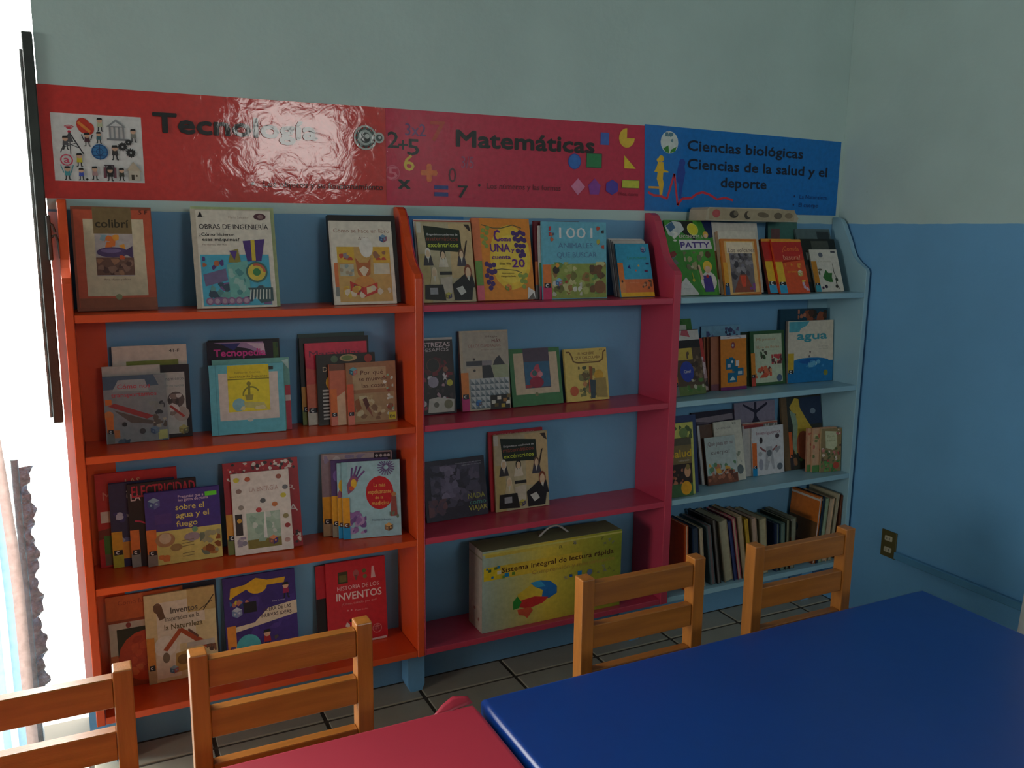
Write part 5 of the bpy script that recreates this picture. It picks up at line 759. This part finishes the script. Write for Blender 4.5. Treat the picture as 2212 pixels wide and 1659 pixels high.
def a_jardin(A): A.r(0, 0, 100, 100, (150, 130, 90)).p([(20, 95), (76, 92), (80, 60), (60, 50), (24, 56)], (205, 208, 170)).t('El jardín', 30, 66, 80, 5, (150, 150, 110), .4).t('de las flores', 28, 70, 70, 5, (150, 150, 110), .4).blobs(4, 20, 96, 56, 26, [(110, 90, 66), (190, 80, 80), (225, 205, 190), (90, 110, 66), (205, 130, 120)], 5, 10).blobs(2, 0, 98, 26, 20, [(90, 150, 80), (70, 130, 70), (120, 165, 90)], 6, 11).e(76, 14, 15, (190, 80, 60), 8).blobs(70, 84, 96, 98, 5, [(190, 110, 110), (225, 205, 190)], 4, 7).e(94, 60, 5, (90, 60, 60))
def a_jardinb(A): A.r(0, 0, 100, 100, (205, 165, 130)).blobs(0, 10, 40, 90, 14, [(190, 110, 90), (205, 185, 140), (120, 130, 80)], 5, 10).r(0, 0, 100, 16, (90, 140, 80))
def a_oso(A):
    A.r(0, 0, 100, 100, (60, 62, 56)).r(0, 0, 14, 100, (120, 95, 64)).r(46, 60, 100, 98, (46, 62, 92)).e(78, 78, 7, (130, 150, 170), 4).p([(20, 86), (34, 98), (44, 96), (46, 84), (60, 68), (74, 54), (60, 44), (44, 24), (26, 22), (28, 60), (36, 76), (26, 78)], (215, 185, 70)).p([(20, 82), (34, 76), (38, 60), (30, 20), (22, 30), (26, 60)], (150, 175, 150)).e(50, 32, 18, (180, 100, 70), 20).blobs(14, 2, 96, 18, 14, [(90, 120, 70), (150, 110, 80), (120, 110, 110)], 5, 10).sticker((225, 110, 60), (60, 56, 60), 52, 14, 22)
def a_simple(c, *extra):
    def f(A): A.r(0, 0, 100, 100, c); [A.r(*e) for e in extra]
    return f
# key: (art, base colour, label)
INFO = {
 'colibri': (a_colibri, (150, 80, 55), 'large tan and orange hardback with an airship picture, by the doorway'),
 'obras': (a_obras, (205, 195, 175), 'white book with a purple and teal steam locomotive on its cover'),
 'obras_b': (a_simple((190, 205, 150)), (190, 205, 150), 'pale green book peeking out behind the locomotive book'),
 'libro': (a_libro, (225, 215, 200), 'white book with a fox reading a red book on the cover'),
 'libro_b': (a_simple((34, 32, 30)), (34, 32, 30), 'black book standing behind the white fox book'),
 'mate': (a_mate, (190, 175, 135), 'beige book with a dark title panel and five caricature men, on the top shelf'),
 'mate_b': (a_simple((225, 225, 222), (0, 97.5, 100, 99, (190, 70, 60))), (225, 225, 222), 'thin white book edge just behind the top-shelf beige caricature book'),
 'mate_c': (a_simple((50, 120, 180)), (60, 140, 160), 'blue book rearmost behind the top-shelf caricature book'),
 'come': (a_come, (232, 130, 85), 'orange hardback with purple grapes and purple lettering'),
 'mil': (a_mil, (110, 190, 215), 'wide sky blue book with white numerals and meadow animals'),
 'mil_b': (a_simple((215, 215, 210), (0, 18, 14, 50, (90, 150, 90)), (0, 0, 14, 18, (210, 60, 110))), (215, 215, 210), 'thin white spine sticking out directly behind the sky blue animal book'),
 'mil_c': (a_simple((110, 30, 40), (0, 18, 12, 48, OS), (0, 0, 12, 18, GS)), (110, 30, 40), 'maroon book rearmost behind the sky blue animal book'),
 'num': (a_num, (60, 175, 215), 'small blue and orange book with a yellow bottom strip, front of its pile'),
 'num_b': (a_simple((215, 210, 205)), (190, 180, 165), 'second thin booklet from the front in the small leaning pile by the pink panel'),
 'num_c': (a_simple((205, 195, 190)), (150, 140, 135), 'third thin booklet from the front in the small leaning pile by the pink panel'),
 'num_d': (a_simple((225, 225, 225)), (190, 185, 180), 'fourth thin booklet from the front in the small leaning pile by the pink panel'),
 'num_e': (a_simple((225, 225, 222), (30, 96, 60, 99, (190, 70, 60))), (205, 205, 200), 'rearmost white booklet in the small leaning pile by the pink panel'),
 'patty': (a_patty, (70, 150, 60), 'bright green book with purple lettering and a blond girl'),
 'volc': (a_volc, (215, 130, 55), 'orange-framed book with a grey erupting volcano, front of its pile'),
 'volc_b': (a_simple((226, 220, 205), (0, 20, 12, 60, (215, 150, 60)), (0, 0, 12, 20, (60, 100, 60))), (190, 160, 130), 'cream book directly behind the volcano book'),
 'volc_c': (a_simple((226, 222, 212), (0, 20, 10, 60, (140, 90, 60))), (150, 120, 95), 'tall white-topped book two behind the volcano book'),
 'volc_d': (a_simple((70, 120, 110), (10, 70, 40, 90, (120, 80, 80))), (70, 110, 105), 'teal green book with a dark bird shape behind the red and orange books'),
 'basura': (a_basura, (228, 90, 45), 'red and orange book with a yellow and blue spine sticker, front copy'),
 'basura_b': (a_basura, (150, 60, 40), 'rear copy of the red and orange book with yellow and blue sticker'),
 'planta': (a_planta, (225, 218, 200), 'small white book with a green leaf drawing beside the pale blue side panel'),
 'planta_b': (a_simple((34, 38, 32), (30, 70, 80, 96, (80, 84, 74)), (10, 60, 24, 74, (120, 130, 128)), (0, 18, 10, 50, (90, 60, 40))), (34, 38, 32), 'black book behind the small white leaf book'),
 'planta_c': (a_simple((90, 110, 112), (60, 84, 96, 96, (50, 60, 64))), (90, 110, 112), 'slate grey book rearmost behind the small white leaf book'),
 'transp': (a_transp, (150, 155, 158), 'grey book with pink lettering and transport pictures, front of its pile'),
 'transp_b': (a_transp_b, (48, 38, 42), 'black-bordered book with a dog picture behind the transport book'),
 'transp_c': (a_white, (200, 195, 186), 'plain off-white book showing its corner behind the transport book'),
 'transp_d': (a_transp_d, (226, 216, 200), 'tall cream book with an olive band, rearmost behind the transport book'),
 'teal': (a_teal, (110, 190, 205), 'teal hardback with a white panel and yellow picture'),
 'teal_b': (a_teal_b, (125, 190, 180), 'teal and red book directly behind the yellow-pictured teal hardback'),
 'tecno': (a_tecno, (38, 26, 44), 'dark purple book with pink lettering behind the teal hardbacks'),
 'tecno_b': (a_tecno_b, (30, 34, 36), 'black and green book rearmost behind the dark purple book'),
 'porque': (a_porque, (165, 118, 82), 'brown book with running figures under shiny plastic, front of its pile'),
 'porque_b': (a_porque_b, (205, 110, 80), 'salmon coloured book directly behind the brown running-figures book'),
 'girasol': (a_girasol, (50, 44, 38), 'dark book with a sunflower, third from the front of its pile'),
 'rojo': (a_rojo, (215, 50, 80), 'crimson book fourth from the front behind the sunflower book'),
 'negro': (a_negro, (30, 26, 26), 'black book behind the crimson book'),
 'verde': (a_verde, (30, 60, 50), 'dark green book rearmost behind the crimson and black books'),
 'destr': (a_destr, (40, 26, 30), 'dark red and black puzzle book against the orange panel'),
 'cuad': (a_cuad, (175, 130, 100), 'tall beige book with grey triangle pattern on its lower half'),
 'green': (a_green, (70, 130, 80), 'green hardback with a cream panel and a blue picture'),
 'hombre': (a_hombre, (225, 200, 110), 'small yellow book with turbaned figures'),
 'mono': (a_mono, (205, 200, 190), 'brown animal book with a blue circle partly hidden by the pink panel'),
 'mono_b': (a_monob, (190, 150, 150), 'pink and red book edge behind the brown animal book'),
 'mono_c': (a_monoc, (80, 130, 60), 'green book rearmost behind the brown animal book'),
 'puzzle': (a_puzzle, (150, 90, 70), 'narrow orange book with blue jigsaw shapes, front of its thick pile'),
 'puzzle_b': (a_brown, (165, 105, 78), 'second brown-spined book in the thick pile behind the jigsaw book'),
 'puzzle_c': (a_brown, (150, 92, 68), 'third brown-spined book in the thick pile behind the jigsaw book'),
 'puzzle_d': (a_brown, (120, 75, 62), 'fourth brown-spined book in the thick pile behind the jigsaw book'),
 'flor_azul': (a_flor_azul, (90, 80, 120), 'light blue book with dark blue blooms behind the orange jigsaw book'),
 'flores': (a_flores, (60, 100, 58), 'green-bordered book with red flowers, front copy'),
 'flores_b': (a_simple((44, 60, 40), (0, 18, 12, 60, (215, 175, 60))), (44, 60, 40), 'dark green book behind the red flower book'),
 'agua': (a_agua, (150, 140, 130), 'large cream book with teal lettering over blue water'),
 'agua_b': (a_aguab, (30, 70, 90), 'dark blue and brown book behind the blue water book'),
 'fuego': (a_fuego, (72, 58, 140), 'wide purple and yellow book, front of the pile by the orange side panel'),
 'elec': (a_elec, (36, 32, 40), 'black book with red capitals behind the purple and yellow book'),
 'azul': (a_azul, (44, 50, 90), 'dark blue book with white lettering behind the black red-lettered book'),
 'las': (a_las, (200, 45, 50), 'red book rearmost in the pile by the orange side panel'),
 'energia': (a_energia, (215, 205, 198), 'white glossy book with small pictures round a wind turbine'),
 'dados': (a_dados, (175, 32, 45), 'red book with black and white specks behind the wind turbine book'),
 'medic': (a_medic, (150, 195, 205), 'light blue book with a red disc and purple blooms, front copy'),
 'medic_b': (a_medic_b, (150, 195, 205), 'second copy of the light blue medical book'),
 'medic_c': (a_medic_c, (92, 70, 120), 'purple book third in the pile behind the red disc book'),
 'medic_d': (a_medic_d, (205, 185, 150), 'grey-mauve book rearmost behind the red disc book'),
 'humo': (a_humo, (46, 40, 52), 'dark landscape book with smoky violet clouds'),
 'mate2': (a_mate, (190, 175, 135), 'beige book with five caricature men, on the third shelf'),
 'mate2_b': (a_mate2b, (190, 34, 50), 'red book behind the third-shelf caricature book'),
 'salud': (a_salud, (110, 96, 66), 'brown health book with yellow lettering and an orange dot'),
 'monos_b': (a_monosb, (205, 205, 110), 'yellow book with green monkeys behind the brown health book'),
 'azul_b': (a_azulb, (50, 70, 120), 'navy book rearmost behind the yellow monkey book'),
 'cuerpo': (a_cuerpo, (120, 80, 66), 'pale green and brown book with cartoon children, front of its pile'),
 'cuerpo_b': (a_cuerpob, (225, 222, 205), 'tall cream book directly behind the cartoon children book'),
 'cuerpo_c': (a_cuerpoc, (200, 200, 205), 'brown book with a white spine behind the cartoon children book'),
 'scrib': (a_scrib, (54, 44, 60), 'dark plum book with pale brushed lettering, rearmost of its pile'),
 'sigamos': (a_sigamos, (220, 220, 222), 'white book with a grey robot figure and orange sticker'),
 'sigamos_b': (a_sigb, (200, 180, 170), 'white and red book just behind the robot book'),
 'arbol': (a_arbol, (150, 140, 160), 'lilac book with a dark tree silhouette behind the robot book'),
 'jardin': (a_jardin, (205, 180, 140), 'small garden flower book, front of its three copies'),
 'jardin_b': (a_jardinb, (215, 170, 135), 'middle copy of the small garden flower book'),
 'jardin_c': (a_jardinb, (205, 150, 120), 'rear copy of the small garden flower book'),
 'oso': (a_oso, (120, 95, 64), 'large dark book with a yellow bear shape behind the garden books'),
 'natur': (a_natur, (205, 180, 130), 'cream book with an orange digger arm on the bottom shelf'),
 'naranja': (a_naranja, (170, 80, 45), 'orange and black book with a big orange ball beside the digger book'),
 'azul_c': (a_azulc, (50, 56, 72), 'slate and orange book rearmost behind the digger book'),
 'era': (a_era, (66, 48, 128), 'violet book with a yellow lettering smear and cream band'),
 'hist': (a_hist, (180, 30, 45), 'red book with pale lettering on the bottom shelf'),
 'hist_b': (a_simple((190, 34, 48), (0, 0, 16, 60, (34, 26, 28)), (4, 6, 12, 16, (170, 165, 165))), (60, 30, 34), 'red and black book behind the red invention book'),
}
n_ = 0
for key, (sh, bl, yaw, lean, w, h, t) in BOOKS.items():
    fn, base, label = INFO[key]; n_ += 1
    A = Art(w, h, base, seed=n_*7+1); fn(A)
    grp = ('orange' if bl[0] < .83 else 'pink' if bl[0] < 1.69 else 'pale blue')
    book_at(bl, yaw, lean, w, h, t, base, A, label, 'books %s of the %s bookcase' % (GRP[sh], grp))

# row of upright books, fore-edges outwards, on the bottom shelf of the pale blue bookcase
ROW = [  # x top, x bottom of the front right edge, thickness, top z, cover colour, fore-edge colour, label
 (1.787, 1.800, .011, .415, (225, 95, 35), (235, 205, 170), 'orange-covered book standing first beside the pink panel'),
 (1.826, 1.846, .020, .402, (40, 60, 90), (60, 72, 90), 'navy upright book next after the orange one beside the pink panel'),
 (1.846, 1.872, .013, .398, (190, 175, 150), (205, 190, 160), 'cream upright book after the navy one near the pink panel'),
 (1.880, 1.916, .015, .402, (90, 110, 115), (130, 110, 110), 'teal and red-edged upright book near the pink panel'),
 (1.900, 1.940, .013, .418, (60, 55, 52), (130, 125, 120), 'grey-edged upright book leaning towards the pink panel'),
 (1.948, 1.992, .033, .409, (140, 132, 112), (175, 168, 140), 'thick grey-beige upright book behind the gap of the two chairs'),
 (1.966, 2.012, .013, .404, (50, 60, 110), (70, 80, 130), 'navy upright book with pink side between the two chairs'),
 (1.984, 2.030, .013, .412, (190, 90, 110), (205, 190, 160), 'pink-sided beige upright book between the two chairs'),
 (2.012, 2.056, .018, .416, (170, 150, 120), (195, 175, 140), 'tan upright book before the yellow one'),
 (2.040, 2.080, .013, .402, (215, 175, 60), (205, 170, 70), 'yellow upright book in the middle of the row'),
 (2.078, 2.112, .020, .400, (160, 140, 120), (200, 170, 150), 'rosy-edged upright book right after the yellow one'),
 (2.124, 2.150, .030, .392, (150, 140, 110), (185, 175, 140), 'thick cream upright book in the middle of the row'),
 (2.186, 2.200, .011, .363, (40, 55, 90), (120, 135, 130), 'low dark navy upright book with an orange lower corner'),
 (2.214, 2.226, .018, .362, (90, 120, 115), (120, 140, 125), 'low teal-edged upright book'),
 (2.236, 2.246, .015, .372, (60, 66, 50), (150, 150, 120), 'olive upright book with pale page edge'),
 (2.266, 2.273, .020, .376, (110, 112, 95), (150, 150, 128), 'grey upright book left of the orange-brown cover'),
 (2.386, 2.372, .011, .437, (215, 120, 45), (225, 225, 222), 'tall orange-brown covered book with a white edge'),
 (2.400, 2.386, .010, .436, (50, 70, 90), (55, 75, 95), 'tall navy upright book after the orange-brown cover'),
 (2.420, 2.404, .015, .428, (150, 170, 140), (175, 195, 165), 'pale green upright book near the pale blue side panel'),
 (2.448, 2.430, .022, .424, (205, 180, 150), (220, 190, 155), 'cream and pink-edged upright book near the pale blue side panel'),
 (2.473, 2.453, .012, .438, (190, 180, 150), (200, 192, 165), 'tall beige upright book with a black mark on its cover'),
 (2.489, 2.487, .007, .430, (130, 80, 60), (150, 100, 80), 'thin brown book last against the pale blue side panel'),
]
zs = Z[4]+.0006
for i, (xt, xb, t, zt, cc, fc, label) in enumerate(ROW):
    h = zt-zs; a = math.atan2(xt-xb, h); hh = math.hypot(h, xt-xb)
    root = empty('book', (xb-(t*math.cos(a)), -.155, zs+max(0, math.sin(a)*t)+.0002), 0, label, 'book', 'upright books on the bottom shelf of the pale blue bookcase')
    root.rotation_euler = (0, a, 0)
    if a < 0: pass
    c = .0014; D_ = .138; t2 = t-.0006
    b = MB(); b.box(0, c, 0, D_, 0, hh); b.box(t2-c, t2, 0, D_, 0, hh); b.box(c, t2-c, D_-c, D_, 0, hh)
    me = b.mesh('cover'); colmesh(me, [cc]*18); link('cover', me, M_COVER, root)
    me = MB().box(c, t2-c, .003, D_-c, .002, hh-.003).mesh('page_block'); colmesh(me, [fc]*6); link('page_block', me, M_COVER, root)
    if 'black mark' in label:
        A = Art(D_, hh, cc, 5); A.t('2', 60, 74, 78, 8, K_, 2).blobs(55, 20, 90, 52, 8, [(90, 95, 80), (120, 125, 105)], 5, 9)
    elif 'orange-brown' in label: A = Art(D_, hh, cc, 5); A.r(0, 30, 100, 62, (120, 84, 50)).e(24, 45, 12, (40, 40, 36)).r(0, 0, 100, 30, (110, 55, 34)).r(0, 94, 100, 97, (215, 210, 200))
    elif 'lower corner' in label: A = Art(D_, hh, cc, 5); A.r(0, 0, 60, 22, (190, 80, 50))
    else: A = None
    if A:
        o = link('side_print', A.mesh(), M_PRINT, root); o.matrix_local = Matrix(((0, 0, -1, -.0002), (-1, 0, 0, D_), (0, 1, 0, 0), (0, 0, 0, 1)))

# flat fossil box lying across the book tops
t = empty('picture_box', (1.835, -.105, 1.4115), 0, 'long flat beige box with fossil pictures lying across the tall books', 'box'); t.rotation_euler = (0, 0, 0)
b = MB(); b.prism([(0, 0), (.385, 0), (.392, .012), (.372, .036), (.30, .043), (.012, .042), (.003, .034)], 'y', 0, .088)
b.obj('lid', mat('beige_card', (.42, .37, .27), .6, .4, .15, 20), t)
A = Art(.36, .036, (180, 165, 135)); A.e(8, 55, 4.5, (190, 90, 90), 36).e(28, 50, 5, (70, 62, 52), 34).e(30, 60, 2.5, (130, 120, 100), 24).e(44, 45, 4, (80, 72, 60), 38).e(46, 55, 3, (180, 165, 135), 28).e(62, 50, 7, (120, 108, 86), 24, a=-.1).e(80, 45, 5, (110, 98, 80), 30).e(93, 48, 5, (140, 125, 100), 26)
o = link('picture_strip', A.mesh(), M_PRINT, t); o.matrix_local = Matrix(((1, 0, 0, .012), (0, 0, -1, -.0003), (0, 1, 0, .003), (0, 0, 0, 1)))

# reading-course carton with a handle on the pink bookcase's bottom shelf
W2, H2, D2 = .487, .256, .098
t = empty('carton', (1.040, -.150, Z[4]+.0006), 0, 'large yellow and green carton with a carrying handle and a coloured brain', 'box')
MB().box(0, W2, 0, D2, 0, H2, .002).obj('carton_body', mat('matt_green_card', (.19, .19, .10), .5), t)
A = Art(W2, H2, (205, 215, 170))
for i in range(50):
    f = i/49; x0 = i*2
    a, b_, c_ = (175, 195, 185), (225, 195, 70), (150, 160, 50)
    col = tuple(a[k]*(1-f*2.2)+b_[k]*f*2.2 for k in range(3)) if f < .4545 else tuple(b_[k]*(1-(f-.4545)*1.83)+c_[k]*(f-.4545)*1.83 for k in range(3))
    A.r(x0, 0, x0+2, 100, col).same()
A.k += 1; A.r(2, 92, 60, 98, (215, 190, 80)).r(1, 64, 70, 80, (225, 190, 60)).r(1, 64, 12, 80, (235, 205, 40))
for x, y, s, c in ((4, 74, 2, (60, 100, 60)), (8, 76, 2, (110, 130, 40)), (10, 77, 2, (40, 130, 190)), (10, 70, 2.6, (235, 225, 200)), (13.5, 64, 2, (110, 160, 60)), (15, 65, 3.0, (30, 140, 200)), (6, 66, 1.6, (30, 120, 180)), (20, 66, 2.2, (110, 150, 50)), (2.5, 77, 1.4, (60, 120, 150))): A.r(x, y, x+s, y+s*1.7, c).same()
A.k += 1; A.t('Sistema integral de lectura rápida', 13, 94, 71, 6.5, (84, 44, 26), 1.6).t('Comprensión y memorización', 34, 94.5, 62, 5.5, (190, 150, 70), .8)
A.p([(24, 40), (34, 50), (42, 48), (44, 34), (34, 30), (25, 32)], (225, 190, 60)).p([(33, 52), (40, 53), (47, 50), (52, 42), (52, 33), (46, 28), (41, 30), (42, 40), (36, 46)], (35, 110, 180)).p([(33, 52), (40, 53), (44, 44), (37, 45)], (60, 160, 210)).p([(26, 32), (36, 34), (46, 30), (42, 24), (32, 20), (25, 24)], (205, 50, 50)).p([(21, 32), (24, 38), (27, 30), (25, 23), (21, 22)], (50, 150, 60)).p([(24, 21), (33, 22), (35, 17), (31, 8), (29, 12), (25, 14)], (215, 90, 60))
A.rnd.seed(4)
for i in range(34):
    x, y = 50+A.rnd.random()*46, 45+A.rnd.random()*48
    if 56 < y < 82: continue
    A.t(A.rnd.choice('?7A3x&%R4z'), x, x+2.4, y, 4, A.rnd.choice([(130, 130, 120), (120, 120, 60), (140, 140, 150)]), .8).same()
A.k += 1; A.r(67, 50, 70, 56, (30, 130, 200)).r(61, 50, 63, 53, (40, 90, 160)).e(76, 52, 2, (110, 130, 170)).r(0, 96, 100, 98, (215, 205, 110))
o = link('front_print', A.mesh(), M_PRINT, t); o.matrix_local = Matrix(((1, 0, 0, 0), (0, 0, -1, -.0002), (0, 1, 0, 0), (0, 0, 0, 1)))
A = Art(D2, H2, (190, 175, 160)); A.blobs(20, 4, 80, 30, 8, [(150, 90, 80), (205, 190, 170)], 8, 14).r(0, 90, 100, 92, (150, 140, 110))
o = link('side_print', A.mesh(), M_PRINT, t); o.matrix_local = Matrix(((0, 0, -1, -.0002), (-1, 0, 0, D2), (0, 1, 0, 0), (0, 0, 0, 1)))
pts = [(.215+.105*(i/12), .05, H2-.002+.030*math.sin(PI*i/12)) for i in range(13)]
MB().tube(pts, .0035, 8).obj('handle', mat('clear_grey_plastic', (.4, .38, .36), .25), t, True)
